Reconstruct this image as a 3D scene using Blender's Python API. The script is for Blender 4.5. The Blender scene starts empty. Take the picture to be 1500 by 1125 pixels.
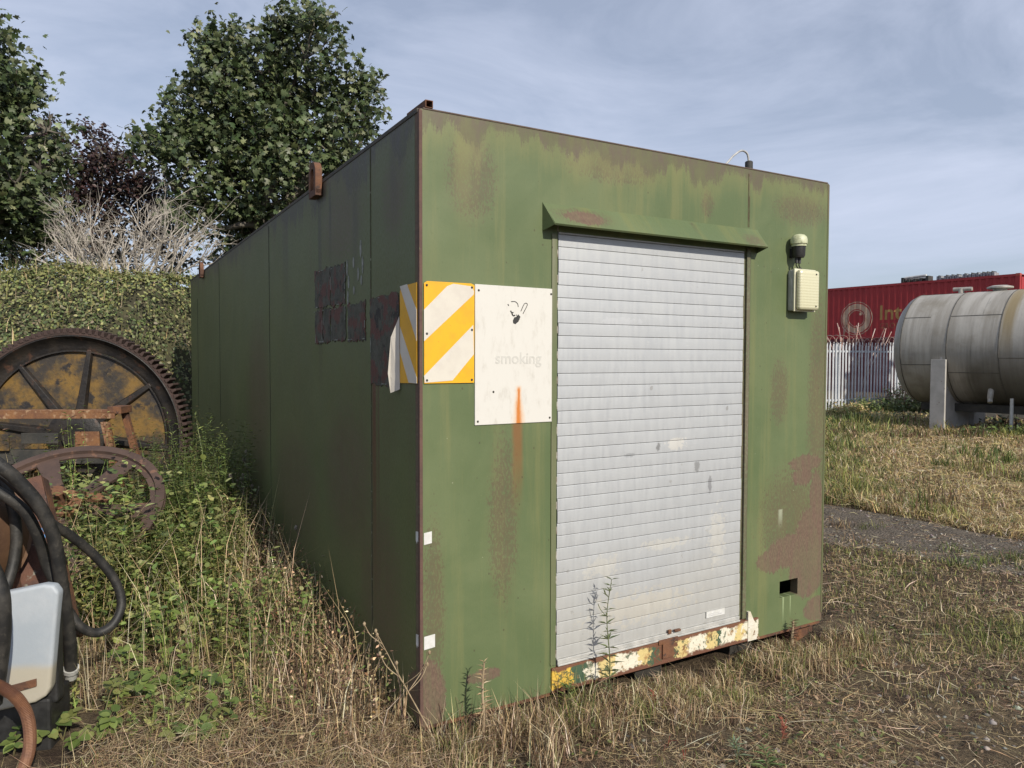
import bpy, bmesh, math, random
import numpy as np
from mathutils import Vector, Matrix

R = math.radians
scene = bpy.context.scene
COL = scene.collection

# ------------------------------------------------------------------ camera
F_PX, PITCH, ROLL, CAM_Z = 1074.12, 0.0361842, 0.00249751, 1.64
cam_d = bpy.data.cameras.new('camera')
cam_d.sensor_width = 36.0
cam_d.lens = 36.0 * F_PX / 1500.0
cam_d.clip_start = 0.05
cam_d.clip_end = 3000
cam = bpy.data.objects.new('camera', cam_d)
COL.objects.link(cam)
_r = Vector((1, 0, 0)); _f = Vector((0, math.cos(PITCH), -math.sin(PITCH))); _u = Vector((0, math.sin(PITCH), math.cos(PITCH)))
_r2 = _r * math.cos(ROLL) + _u * math.sin(ROLL)
_u2 = _u * math.cos(ROLL) - _r * math.sin(ROLL)
cam.matrix_world = Matrix(((_r2.x, _u2.x, -_f.x, 0), (_r2.y, _u2.y, -_f.y, 0), (_r2.z, _u2.z, -_f.z, CAM_Z), (0, 0, 0, 1)))
scene.camera = cam

# ------------------------------------------------------------------ light
SUN = Vector((0.560, -0.832, 0.64)).normalized()
SUN_EL = math.asin(SUN.z)
SUN_ROT = math.atan2(SUN.x, SUN.y)
sun_d = bpy.data.lights.new('sun', 'SUN')
sun_d.energy = 4.7
sun_d.angle = R(0.55)
sun_d.color = (1.0, 0.925, 0.80)
sun = bpy.data.objects.new('sun', sun_d)
sun.rotation_euler = SUN.to_track_quat('Z', 'Y').to_euler()
sun.location = (12, -16, 14)
COL.objects.link(sun)

world = bpy.data.worlds.new('World')
scene.world = world
world.use_nodes = True
wt = world.node_tree
wt.nodes.clear()
wo = wt.nodes.new('ShaderNodeOutputWorld')
wb = wt.nodes.new('ShaderNodeBackground')
wb.inputs['Strength'].default_value = 0.085
sky = wt.nodes.new('ShaderNodeTexSky')
sky.sky_type = 'NISHITA'
sky.sun_disc = False
sky.sun_elevation = SUN_EL
sky.sun_rotation = SUN_ROT
sky.air_density = 1.0
sky.dust_density = 0.6
sky.ozone_density = 2.0
wc = wt.nodes.new('ShaderNodeTexCoord')
wm = wt.nodes.new('ShaderNodeMapping')
wm.inputs['Scale'].default_value = (1.4, 1.9, 4.6)
wm.inputs['Rotation'].default_value = (0.15, 0.25, 0.5)
wn = wt.nodes.new('ShaderNodeTexNoise')
wn.inputs['Scale'].default_value = 1.7
wn.inputs['Detail'].default_value = 9
wn.inputs['Roughness'].default_value = 0.6
wn.inputs['Distortion'].default_value = 0.5
wr = wt.nodes.new('ShaderNodeMapRange')
wr.inputs['From Min'].default_value = 0.36
wr.inputs['From Max'].default_value = 0.72
wr.inputs['To Min'].default_value = 0.45
wr.inputs['To Max'].default_value = 0.93
wx = wt.nodes.new('ShaderNodeMix')
wx.data_type = 'RGBA'
wx.inputs[7].default_value = (7.8, 8.6, 10.7, 1)
L = wt.links.new
L(wc.outputs['Generated'], wm.inputs['Vector'])
L(wm.outputs[0], wn.inputs['Vector'])
L(wn.outputs['Fac'], wr.inputs['Value'])
L(wr.outputs[0], wx.inputs[0])
L(sky.outputs[0], wx.inputs[6])
L(wx.outputs[2], wb.inputs['Color'])
L(wb.outputs[0], wo.inputs['Surface'])

scene.view_settings.view_transform = 'Standard'
scene.view_settings.look = 'None'
scene.view_settings.exposure = 0.0
scene.view_settings.gamma = 1.0
scene.view_settings.use_curve_mapping = False
scene.cycles.max_bounces = 6
scene.cycles.transparent_max_bounces = 8

# ------------------------------------------------------------------ tags
def tag(o, label=None, cat=None, group=None, kind=None):
    if label: o['label'] = label
    if cat: o['category'] = cat
    if group: o['group'] = group
    if kind: o['kind'] = kind
    return o

def empty(name, loc=(0, 0, 0), rz=0.0, label=None, cat=None, group=None):
    o = bpy.data.objects.new(name, None)
    o.empty_display_size = 0.1
    o.location = loc
    o.rotation_euler = (0, 0, rz)
    COL.objects.link(o)
    return tag(o, label, cat, group)

def link(name, me, parent=None):
    o = bpy.data.objects.new(name, me)
    COL.objects.link(o)
    if parent: o.parent = parent
    return o

# ------------------------------------------------------------------ node helper
class NT:
    def __init__(s, name):
        s.m = bpy.data.materials.new(name)
        s.m.use_nodes = True
        s.t = s.m.node_tree
        s.b = s.t.nodes['Principled BSDF']
        s.out = s.t.nodes['Material Output']
        s.tc = s.t.nodes.new('ShaderNodeTexCoord')
        s.P = s.tc.outputs['Object']
    def put(s, sock, v):
        if isinstance(v, bpy.types.NodeSocket): s.t.links.new(v, sock)
        elif isinstance(v, (tuple, list)) and len(v) == 3 and sock.type == 'RGBA': sock.default_value = (*v, 1)
        else: sock.default_value = v
    def n(s, kind, **kw):
        return s.t.nodes.new(kind)
    def math(s, op, a, b=0.0, c=None, clamp=False):
        n = s.n('ShaderNodeMath'); n.operation = op; n.use_clamp = clamp
        s.put(n.inputs[0], a); s.put(n.inputs[1], b)
        if c is not None: s.put(n.inputs[2], c)
        return n.outputs[0]
    def xyz(s, v=None):
        n = s.n('ShaderNodeSeparateXYZ'); s.put(n.inputs[0], v or s.P); return n.outputs
    def comb(s, x, y, z):
        n = s.n('ShaderNodeCombineXYZ')
        for i, v in enumerate((x, y, z)): s.put(n.inputs[i], v)
        return n.outputs[0]
    def scale(s, v, sc, loc=(0, 0, 0)):
        n = s.n('ShaderNodeMapping'); s.put(n.inputs['Vector'], v); n.inputs['Scale'].default_value = sc; n.inputs['Location'].default_value = loc
        return n.outputs[0]
    def noise(s, scale, detail=4, rough=0.55, v=None, dist=0.0, color=False):
        n = s.n('ShaderNodeTexNoise'); s.put(n.inputs['Vector'], v or s.P)
        n.inputs['Scale'].default_value = scale; n.inputs['Detail'].default_value = detail
        n.inputs['Roughness'].default_value = rough; n.inputs['Distortion'].default_value = dist
        return n.outputs['Color' if color else 'Fac']
    def voro(s, scale, v=None, feat='F1', out='Distance'):
        n = s.n('ShaderNodeTexVoronoi'); n.feature = feat; s.put(n.inputs['Vector'], v or s.P); n.inputs['Scale'].default_value = scale
        return n.outputs[out]
    def ramp(s, v, a, b, lo=0.0, hi=1.0):
        n = s.n('ShaderNodeMapRange'); n.interpolation_type = 'SMOOTHSTEP'; s.put(n.inputs['Value'], v)
        n.inputs['From Min'].default_value = a; n.inputs['From Max'].default_value = b
        n.inputs['To Min'].default_value = lo; n.inputs['To Max'].default_value = hi
        return n.outputs[0]
    def mix(s, f, a, b):
        n = s.n('ShaderNodeMix'); n.data_type = 'RGBA'; s.put(n.inputs[0], f); s.put(n.inputs[6], a); s.put(n.inputs[7], b)
        return n.outputs[2]
    def attr(s, name):
        n = s.n('ShaderNodeAttribute'); n.attribute_name = name; return n.outputs['Color']
    def bump(s, h, strength=0.3, dist=0.01, normal=None):
        n = s.n('ShaderNodeBump'); s.put(n.inputs['Height'], h)
        n.inputs['Strength'].default_value = strength; n.inputs['Distance'].default_value = dist
        if normal: s.put(n.inputs['Normal'], normal)
        return n.outputs[0]
    def done(s, color, rough=0.7, metal=0.0, normal=None, spec=None):
        s.put(s.b.inputs['Base Color'], color); s.put(s.b.inputs['Roughness'], rough); s.put(s.b.inputs['Metallic'], metal)
        if normal: s.put(s.b.inputs['Normal'], normal)
        if spec is not None: s.b.inputs['Specular IOR Level'].default_value = spec
        return s.m

def pmat(name, c1, c2, scale=6, rough=0.75, metal=0.0, bump=0.25, bscale=None, stretch=None, c3=None, s3=30, t3=(0.55, 0.65), lo=0.35, hi=0.65):
    q = NT(name)
    v = q.scale(q.P, stretch) if stretch else q.P
    f = q.ramp(q.noise(scale, 6, 0.6, v), lo, hi)
    col = q.mix(f, c1, c2)
    if c3: col = q.mix(q.ramp(q.noise(s3, 5, 0.65), *t3), col, c3)
    nb = q.noise(bscale or scale * 6, 5, 0.6)
    return q.done(col, rough, metal, q.bump(nb, bump, 0.01))

def leafmat(name, rough=0.55, trans=0.25, spec=0.3):
    q = NT(name)
    a = q.attr('col')
    q.done(a, rough, 0.0, spec=spec)
    tr = q.n('ShaderNodeBsdfTranslucent')
    q.t.links.new(a, tr.inputs['Color'])
    mx = q.n('ShaderNodeMixShader'); mx.inputs[0].default_value = trans
    q.t.links.new(q.b.outputs[0], mx.inputs[1]); q.t.links.new(tr.outputs[0], mx.inputs[2])
    q.t.links.new(mx.outputs[0], q.out.inputs['Surface'])
    return q.m

# ------------------------------------------------------------------ mesh helper
def catmull(pts, n=6):
    pts = [Vector(p) for p in pts]
    if len(pts) < 3: return pts
    out = []
    ext = [pts[0] * 2 - pts[1]] + pts + [pts[-1] * 2 - pts[-2]]
    for i in range(1, len(ext) - 2):
        p0, p1, p2, p3 = ext[i - 1:i + 3]
        for k in range(n):
            t = k / n
            out.append(0.5 * ((2 * p1) + (p2 - p0) * t + (2 * p0 - 5 * p1 + 4 * p2 - p3) * t * t + (3 * p1 - p0 - 3 * p2 + p3) * t ** 3))
    out.append(pts[-1])
    return out

class MB:
    def __init__(s): s.v = []; s.f = []
    def add(s, vs, fs, M=None):
        b = len(s.v)
        s.v += [tuple(M @ Vector(v)) if M else tuple(v) for v in vs]
        s.f += [tuple(i + b for i in f) for f in fs]
        return s
    def box(s, x0, x1, y0, y1, z0, z1, M=None):
        vs = [(x, y, z) for z in (z0, z1) for y in (y0, y1) for x in (x0, x1)]
        return s.add(vs, [(0, 2, 3, 1), (4, 5, 7, 6), (0, 1, 5, 4), (2, 6, 7, 3), (0, 4, 6, 2), (1, 3, 7, 5)], M)
    def prism(s, poly, d0, d1, M=None):
        """poly in (a,b), extruded along c from d0 to d1; local axes a=x b=z c=y"""
        n = len(poly)
        vs = [(a, d0, b) for a, b in poly] + [(a, d1, b) for a, b in poly]
        fs = [tuple(range(n)), tuple(range(2 * n - 1, n - 1, -1))] + [(i, i + n, (i + 1) % n + n, (i + 1) % n) for i in range(n)]
        return s.add(vs, fs, M)
    def tube(s, path, r, n=8, M=None, caps=True):
        path = [Vector(p) for p in path]
        m = len(path)
        rs = r if isinstance(r, (list, tuple)) else [r] * m
        ref = None
        vs = []
        for i, p in enumerate(path):
            t = (path[min(i + 1, m - 1)] - path[max(i - 1, 0)])
            if t.length < 1e-9: t = Vector((0, 0, 1))
            t.normalize()
            if ref is None:
                ref = t.orthogonal().normalized()
            ref = (ref - t * ref.dot(t))
            if ref.length < 1e-6: ref = t.orthogonal()
            ref.normalize()
            b = t.cross(ref)
            for k in range(n):
                a = 2 * math.pi * k / n
                vs.append(p + (ref * math.cos(a) + b * math.sin(a)) * rs[i])
        fs = []
        for i in range(m - 1):
            for k in range(n):
                k2 = (k + 1) % n
                fs.append((i * n + k, i * n + k2, (i + 1) * n + k2, (i + 1) * n + k))
        if caps:
            fs.append(tuple(range(n - 1, -1, -1))); fs.append(tuple((m - 1) * n + k for k in range(n)))
        return s.add(vs, fs, M)
    def lathe(s, prof, n=24, M=None, a0=0, a1=2 * math.pi):
        """prof: (r, z) list, spun about z"""
        full = abs(a1 - a0 - 2 * math.pi) < 1e-6
        k = n if full else n + 1
        vs = []
        for r, z in prof:
            for i in range(k):
                a = a0 + (a1 - a0) * i / n
                vs.append((r * math.cos(a), r * math.sin(a), z))
        fs = []
        for j in range(len(prof) - 1):
            for i in range(n):
                i2 = (i + 1) % k
                fs.append((j * k + i, j * k + i2, (j + 1) * k + i2, (j + 1) * k + i))
        return s.add(vs, fs, M)
    def build(s, name, mat, parent=None, bevel=0.0, smooth=False, seg=2, norm=True):
        me = bpy.data.meshes.new(name)
        me.from_pydata(s.v, [], s.f)
        if norm or bevel:
            bm = bmesh.new(); bm.from_mesh(me)
            bmesh.ops.remove_doubles(bm, verts=bm.verts, dist=1e-5)
            bmesh.ops.recalc_face_normals(bm, faces=bm.faces)
            if bevel:
                es = [e for e in bm.edges if len(e.link_faces) == 2 and e.calc_face_angle(0) > 0.5]
                bmesh.ops.bevel(bm, geom=es, offset=bevel, segments=seg, affect='EDGES', profile=0.6)
            bm.to_mesh(me); bm.free()
        me.materials.append(mat)
        if smooth:
            me.shade_smooth()
            if smooth != True:
                me.set_sharp_from_angle(angle=R(smooth))
        return link(name, me, parent)

def np_mesh(name, V, T, C, mat, parent=None, smooth=False):
    me = bpy.data.meshes.new(name)
    V = np.ascontiguousarray(V, dtype=np.float32); T = np.ascontiguousarray(T, dtype=np.int32)
    me.vertices.add(len(V)); me.vertices.foreach_set('co', V.ravel())
    me.loops.add(T.size); me.loops.foreach_set('vertex_index', T.ravel())
    me.polygons.add(len(T)); me.polygons.foreach_set('loop_start', np.arange(0, T.size, T.shape[1], dtype=np.int32))
    if smooth: me.polygons.foreach_set('use_smooth', np.ones(len(T), dtype=bool))
    if C is not None:
        at = me.attributes.new('col', 'FLOAT_COLOR', 'POINT')
        C4 = np.ones((len(V), 4), dtype=np.float32); C4[:, :3] = C
        at.data.foreach_set('color', C4.ravel())
    me.update(calc_edges=True)
    me.materials.append(mat)
    return link(name, me, parent)

rng = np.random.default_rng(7)
random.seed(7)

def unit(a): return a / np.maximum(np.linalg.norm(a, axis=-1, keepdims=True), 1e-9)

class Bag:
    """collects triangle soups"""
    def __init__(s): s.V = []; s.T = []; s.C = []; s.n = 0
    def add(s, V, T, C):
        s.V.append(V); s.T.append(T + s.n); s.C.append(C); s.n += len(V)
    def build(s, name, mat, parent=None):
        return np_mesh(name, np.concatenate(s.V), np.concatenate(s.T), np.concatenate(s.C), mat, parent)
    def blades(s, P, h, w, lean, col, az=None):
        N = len(P)
        az = rng.uniform(0, 2 * np.pi, N) if az is None else az
        d = np.stack([np.cos(az), np.sin(az), np.zeros(N)], 1)
        fa = az + rng.uniform(0.6, 2.5, N)
        sd = np.stack([np.cos(fa), np.sin(fa), np.zeros(N)], 1)
        up = np.array([0, 0, 1.0])
        h = h[:, None]; w = w[:, None]; lean = lean[:, None]
        m = P + up * h * 0.55 + d * h * lean * 0.28
        t = P + up * h * np.maximum(1 - 0.45 * lean ** 2, 0.12) + d * h * lean
        V = np.stack([P - sd * w * .5, P + sd * w * .5, m - sd * w * .42, m + sd * w * .42, t], 1).reshape(-1, 3)
        T = np.array([[0, 1, 3], [0, 3, 2], [2, 3, 4]])
        T = (np.arange(N)[:, None, None] * 5 + T[None]).reshape(-1, 3)
        s.add(V, T, np.repeat(col, 5, axis=0))
    def straws(s, P, l, w, col, tilt=0.25):
        N = len(P)
        az = rng.uniform(0, 2 * np.pi, N); el = rng.normal(0, tilt, N)
        d = np.stack([np.cos(az) * np.cos(el), np.sin(az) * np.cos(el), np.abs(np.sin(el))], 1)
        sd = np.stack([-np.sin(az), np.cos(az), rng.normal(0, .35, N)], 1)
        bend = rng.normal(0, .12, N)[:, None] * l[:, None]
        a = P - d * l[:, None] * .5; b = P + d * l[:, None] * .5
        a[:, 2] = np.maximum(a[:, 2], P[:, 2] - .004)
        m = P + sd * bend
        w = w[:, None]
        V = np.stack([a, m - sd * w * .5, m + sd * w * .5, b], 1).reshape(-1, 3)
        T = np.array([[0, 1, 2], [1, 3, 2]])
        T = (np.arange(N)[:, None, None] * 4 + T[None]).reshape(-1, 3)
        s.add(V, T, np.repeat(col, 4, axis=0))
    def leaves(s, P, nrm, axis, size, col, tmpl):
        """tmpl: (verts(k,3) with x along leaf, y across, z up ; tris)"""
        tv, tt = tmpl
        N = len(P); k = len(tv)
        nrm = unit(nrm); ax = unit(axis - nrm * np.sum(axis * nrm, 1, keepdims=True)); sd = np.cross(nrm, ax)
        sz = size[:, None, None]
        V = P[:, None, :] + sz * (tv[None, :, 0:1] * ax[:, None, :] + tv[None, :, 1:2] * sd[:, None, :] + tv[None, :, 2:3] * nrm[:, None, :])
        T = (np.arange(N)[:, None, None] * k + tt[None]).reshape(-1, 3)
        s.add(V.reshape(-1, 3), T, np.repeat(col, k, axis=0))

DIAMOND = (np.array([[0, 0, 0], [.45, .26, -.03], [1, 0, -.1], [.45, -.26, -.03]], float), np.array([[0, 1, 2], [0, 2, 3]]))
OVAL = (np.array([[0, 0, 0], [.25, .3, .04], [.65, .28, .02], [1, 0, -.1], [.65, -.28, .02], [.25, -.3, .04], [.45, 0, -.03]], float),
        np.array([[0, 1, 6], [1, 2, 6], [2, 3, 6], [3, 4, 6], [4, 5, 6], [5, 0, 6]]))
LANCE = (np.array([[0, 0, 0], [.35, .09, .02], [1, 0, -.22], [.35, -.09, .02]], float), np.array([[0, 1, 2], [0, 2, 3]]))
MAPLE = (np.array([[0, 0, 0], [.02, .3, -.03], [.22, .5, -.08], [.38, .24, 0], [.66, .46, -.06], [.66, .16, 0], [1.0, 0, -.12], [.66, -.16, 0], [.66, -.46, -.06], [.38, -.24, 0], [.22, -.5, -.08], [.02, -.3, -.03]], float),
         np.array([[0, 1, 3], [1, 2, 3], [0, 3, 5], [3, 4, 5], [0, 5, 7], [5, 6, 7], [0, 7, 9], [7, 8, 9], [0, 9, 11], [9, 10, 11]]))

def pick(cols, N, jit=0.18, p=None):
    cols = np.array(cols, float)
    i = rng.choice(len(cols), N, p=p)
    c = cols[i] * (1 + rng.normal(0, jit, (N, 1))) * (1 + rng.normal(0, jit * .3, (N, 3)))
    return np.clip(c, .004, .95)

# cheap smooth noise for scatter density
_ph = rng.uniform(0, 6.28, (10, 2)); _fr = rng.normal(0, 1, (10, 2))
def snoise(x, y, sc=1.0):
    v = 0
    for i in range(10):
        v = v + np.sin(x * sc * _fr[i, 0] * (1 + i * .25) + y * sc * _fr[i, 1] * (1 + i * .25) + _ph[i, 0]) / (1 + .15 * i)
    return v / 5.0

# ------------------------------------------------------------------ container frame
A_C = 0.522433
X0, Y0 = -0.38334, 3.05610
ZB = CAM_Z - 1.57164
W, LC, H = 2.588, 7.908, 2.6
EU = np.array([math.cos(A_C), math.sin(A_C)]); EV = np.array([-math.sin(A_C), math.cos(A_C)])
def loc_uv(x, y):
    dx, dy = x - X0, y - Y0
    return dx * EU[0] + dy * EU[1], dx * EV[0] + dy * EV[1]
def wuv(u, v, z=0.0):
    return (X0 + u * EU[0] + v * EV[0], Y0 + u * EU[1] + v * EV[1], z)

# ------------------------------------------------------------------ ground
def hgt(x, y):
    x = np.asarray(x, float); y = np.asarray(y, float)
    z = .022 * snoise(x, y, .55) + .012 * snoise(x + 31, y - 8, 1.9)
    u, v = loc_uv(x, y)
    fade = np.clip(np.maximum(np.maximum(-u, u - W), np.maximum(-v, v - LC)) / .7, 0, 1)
    z = z * (.35 + .65 * fade)
    z = z - .085 * np.exp(-(((u - 1.62) / .16) ** 2 + ((v + .05) / .3) ** 2)) - .06 * np.exp(-(((u - 2.4) / .16) ** 2 + ((v + .05) / .25) ** 2))
    z = z - .09 * np.clip((-np.maximum(np.maximum(-u, u - W), np.maximum(-v, v - LC))) / .4, 0, 1)
    # rough ground left of the cabin rises a little
    z = z + .10 * np.exp(-(((x + 3.2) / 1.5) ** 2 + ((y - 6.3) / 1.6) ** 2))
    return z

TRACK_NEAR = [(1.2, 7.0), (3.1, 6.25), (3.7, 5.45), (4.6, 4.9), (6.5, 3.6)]
TRACK_FAR = [(1.6, 9.6), (3.6, 8.15), (4.05, 7.55), (4.3, 7.0), (4.65, 6.55), (5.4, 5.9), (7.5, 4.4)]
def track_mask(x, y):
    n = np.interp(x, [p[0] for p in TRACK_NEAR], [p[1] for p in TRACK_NEAR])
    f = np.interp(x, [p[0] for p in TRACK_FAR], [p[1] for p in TRACK_FAR])
    j = .16 * snoise(x, y, 2.4)
    return (y > n + j) & (y < f + j) & (x > 1.2)

# graded sheet: fine near the camera, coarse to the horizon
def axis_pts(c, fine, half, far, ratio=1.28):
    a = [0.0]; st = fine
    while a[-1] < far:
        if a[-1] > half: st *= ratio
        a.append(a[-1] + st)
    a = np.array(a)
    return np.concatenate([c - a[:0:-1], c + a])
gx = axis_pts(1.0, .14, 11, 900); gy = axis_pts(9.0, .14, 11, 900)
GX, GY = np.meshgrid(gx, gy)
GZ = hgt(GX, GY)
far = np.clip((np.hypot(GX, GY - 8) - 25) / 20, 0, 1)
GZ = GZ * (1 - far)
nx, ny = len(gx), len(gy)
V = np.stack([GX.ravel(), GY.ravel(), GZ.ravel()], 1)
ii = (np.arange(ny - 1)[:, None] * nx + np.arange(nx - 1)[None]).ravel()
Q = np.stack([ii, ii + 1, ii + nx + 1, ii + nx], 1)
q = NT('ground_soil')
n1 = q.noise(.7, 6, .6); n2 = q.noise(9, 8, .7); n3 = q.noise(60, 6, .7); v1 = q.voro(45, q.scale(q.P, (1, 1, 1)))
c = q.mix(q.ramp(n1, .38, .62), (.105, .077, .052), (.15, .118, .075))
c = q.mix(q.ramp(n2, .42, .62), c, (.066, .048, .035))
c = q.mix(q.ramp(n3, .5, .72), c, (.23, .175, .11))
c = q.mix(q.ramp(q.noise(2.2, 5, .6), .52, .66), c, (.055, .038, .028))
M_ground = q.done(c, .95, 0, q.bump(q.math('ADD', n3, n2), .9, .03), spec=.15)
g_obj = np_mesh('ground', V, Q, None, M_ground, smooth=True)
tag(g_obj, 'rough brown earth strewn with dry litter around the green cabin', None, None, 'structure')

# gravel track
tx = np.arange(1.2, 7.5, .09); tv_ = np.linspace(0, 1, 28)
TX, TV = np.meshgrid(tx, tv_)
n_ = np.interp(TX, [p[0] for p in TRACK_NEAR], [p[1] for p in TRACK_NEAR]); f_ = np.interp(TX, [p[0] for p in TRACK_FAR], [p[1] for p in TRACK_FAR])
n_ = n_ + .16 * snoise(TX, n_, 2.4); f_ = f_ + .16 * snoise(TX, f_, 2.4)
TY = n_ + (f_ - n_) * TV
edge = np.minimum(TV, 1 - TV)
TZ = hgt(TX, TY) + np.where(edge < .02, -.02, .012) + .018 * snoise(TX, TY, 5) * np.clip(edge * 8, 0, 1)
TZ = np.where(edge < .02, TZ, np.maximum(TZ, hgt(TX, TY) + .005))
V = np.stack([TX.ravel(), TY.ravel(), TZ.ravel()], 1); nx = len(tx)
ii = (np.arange(len(tv_) - 1)[:, None] * nx + np.arange(nx - 1)[None]).ravel()
Q = np.stack([ii, ii + 1, ii + nx + 1, ii + nx], 1)
q = NT('track_grit')
vv = q.voro(38); n3 = q.noise(70, 6, .7); n2 = q.noise(4, 6, .65)
c = q.mix(q.ramp(n2, .38, .62), (.115, .096, .075), (.17, .142, .112))
c = q.mix(q.ramp(n3, .52, .7), c, (.27, .24, .205))
M_track = q.done(c, .95, 0, q.bump(q.math('SUBTRACT', n3, vv), .9, .03), spec=.15)
tag(np_mesh('dirt_track', V, Q, None, M_track, smooth=True), 'bare grey grit track crossing the dry grass', None, None, 'structure')

# embankment
def bank_toe(x): return 8.15 + np.maximum(0, x + 5.6) * 1.7 + .25 * snoise(x, x * .3, .5)
def bank_h(x, y):
    s = (y - bank_toe(x))
    t = np.clip(s / 3.6, 0, 1)
    t = t * t * (3 - 2 * t)
    return -.12 + 2.92 * t ** .85 + .10 * snoise(x, y, 1.0) * t + .05 * snoise(x, y, 3.0) * t
bx = np.arange(-24, 3.2, .22); by = np.arange(0, 1.001, .012)
BX, BT = np.meshgrid(bx, by)
BY = bank_toe(BX) - .3 + BT * 22
BZ = bank_h(BX, BY)
V = np.stack([BX.ravel(), BY.ravel(), BZ.ravel()], 1); nx = len(bx)
ii = (np.arange(len(by) - 1)[:, None] * nx + np.arange(nx - 1)[None]).ravel()
Q = np.stack([ii, ii + 1, ii + nx + 1, ii + nx], 1)
M_bank = pmat('bank_soil', (.035, .032, .018), (.06, .058, .026), 3, .95, bump=.6)
tag(np_mesh('embankment', V, Q, None, M_bank, smooth=True), 'steep earth bank behind the rusty machinery', None, None, 'structure')
# ------------------------------------------------------------------ green cabin
def paint(name, hx, base, pale, olive, patches=(), specks=(), streaks=(), top_band=None, dirt=.5, rustc=(.105, .066, .050), grey=(.112, .088, .066), bandseed=0):
    """weathered gloss paint; hx picks the horizontal axis (0 x, 1 y); patches are (h, z, rh, rz, amp) rust ellipses"""
    q = NT(name)
    o = q.xyz(); h = o[hx]; z = o[2]
    pos = q.comb(h, z, bandseed)
    big = q.noise(1.5, 5, .6, pos, .3)
    streak = q.noise(1.0, 5, .65, q.scale(pos, (9, .55, 1)))
    fine = q.noise(1.0, 6, .72, q.scale(pos, (120, 48, 1)))
    brush = q.noise(1.0, 9, .75, q.scale(pos, (26, 4, 1)))
    grain = q.noise(95, 4, .7, pos)
    edge = q.noise(1.0, 9, .72, q.scale(pos, (15, 5, 1)))
    c = q.mix(q.ramp(big, .36, .64), base, pale)
    c = q.mix(q.math('MULTIPLY', q.ramp(streak, .47, .70), .5), c, olive)
    c = q.mix(q.math('MULTIPLY', q.ramp(fine, .55, .75), .35), c, tuple(x * .62 for x in base))
    c = q.mix(q.math('MULTIPLY', q.ramp(grain, .62, .72), .45), c, tuple(min(1, x * 1.35) for x in pale))
    def ell(ch, cz, rh, rz, amp, n):
        a = q.math('DIVIDE', q.math('SUBTRACT', h, ch), rh); b = q.math('DIVIDE', q.math('SUBTRACT', z, cz), rz)
        d = q.math('SQRT', q.math('ADD', q.math('MULTIPLY', a, a), q.math('MULTIPLY', b, b)))
        return q.math('ADD', d, q.math('MULTIPLY', q.math('SUBTRACT', n, .5), amp))
    # solid rust
    m = None
    for (ch, cz, rh, rz, amp) in patches:
        k = q.ramp(ell(ch, cz, rh, rz, amp * 1.9, q.math('ADD', q.math('MULTIPLY', brush, .5), q.math('MULTIPLY', fine, .5))), .90, 1.02, 1, 0)
        m = k if m is None else q.math('MAXIMUM', m, k)
    # speckled wear
    sm = None
    for (ch, cz, rh, rz, amp) in specks:
        k = q.ramp(ell(ch, cz, rh, rz, amp, edge), .3, 1.15, 1, 0)
        sm = k if sm is None else q.math('MAXIMUM', sm, k)
    if sm is not None:
        c = q.mix(q.math('MULTIPLY', q.math('MULTIPLY', sm, q.ramp(edge, .4, .6)), .42), c, tuple(.6 * a_ + .4 * b_ for a_, b_ in zip(olive, rustc)))
        sp = q.ramp(q.math('SUBTRACT', fine, q.math('MULTIPLY', sm, .16)), .40, .372, 0, 1)
        sp = q.math('MULTIPLY', sp, q.math('MINIMUM', q.math('MULTIPLY', sm, 2.0), 1.0))
        c = q.mix(q.math('MULTIPLY', sp, .5), c, rustc)
    for (ch, z0, z1, wd, col, st) in streaks:
        a = q.math('ABSOLUTE', q.math('DIVIDE', q.math('SUBTRACT', q.math('ADD', h, q.math('MULTIPLY', q.math('SUBTRACT', edge, .5), wd)), ch), wd))
        k = q.math('MULTIPLY', q.ramp(a, .3, 1.1, 1, 0), q.ramp(z, z0, z1, 0, 1))
        k = q.math('MULTIPLY', k, q.ramp(z, z1 + .004, z1 + .012, 1, 0))
        c = q.mix(q.math('MULTIPLY', k, st), c, col)
    if top_band is not None:
        zt, amt = top_band
        dn = q.noise(1.0, 5, .65, q.scale(pos, (4.2, .3, 1)))
        dn2 = q.noise(1.0, 3, .6, q.scale(pos, (34, .4, 1)))
        dl = q.math('ADD', q.math('MULTIPLY', q.math('MAXIMUM', q.math('SUBTRACT', dn, .46), 0.0), amt), q.math('MULTIPLY', q.math('SUBTRACT', dn2, .42), amt * .16))
        dl = q.math('ADD', dl, q.math('MULTIPLY', q.math('SUBTRACT', fine, .5), .16))
        d = q.math('SUBTRACT', q.math('SUBTRACT', zt, z), dl)
        k2 = q.ramp(d, .0, .16, 1, 0)
        c = q.mix(q.math('MULTIPLY', k2, .5), c, olive)
        k = q.ramp(d, -.012, .03, 1, 0)
        c = q.mix(q.math('MULTIPLY', k, q.ramp(edge, .35, .62, .95, .45)), c, q.mix(q.ramp(edge, .4, .6), grey, tuple(x * .72 for x in grey)))
    # pale chips and dark pits
    vp = q.voro(9.0, pos)
    c = q.mix(q.math('MULTIPLY', q.ramp(vp, .030, .018, 0, 1), .7), c, (.34, .35, .24))
    vp2 = q.voro(17.0, q.scale(pos, (1, .7, 1), (3.3, 1.7, 0)))
    c = q.mix(q.math('MULTIPLY', q.ramp(vp2, .075, .045, 0, 1), .6), c, tuple(x * .55 for x in rustc))
    if m is not None:
        rc = q.mix(q.ramp(fine, .35, .7), rustc, tuple(x * 1.7 for x in rustc))
        c = q.mix(q.math('MULTIPLY', m, q.ramp(brush, .36, .6, .96, .62)), c, rc)
    rough = q.ramp(fine, .3, .7, .42, .6)
    if m is not None:
        rough = q.math('ADD', rough, q.math('MULTIPLY', m, .3))
    wob = q.noise(1.9, 2, .4, pos)
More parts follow.
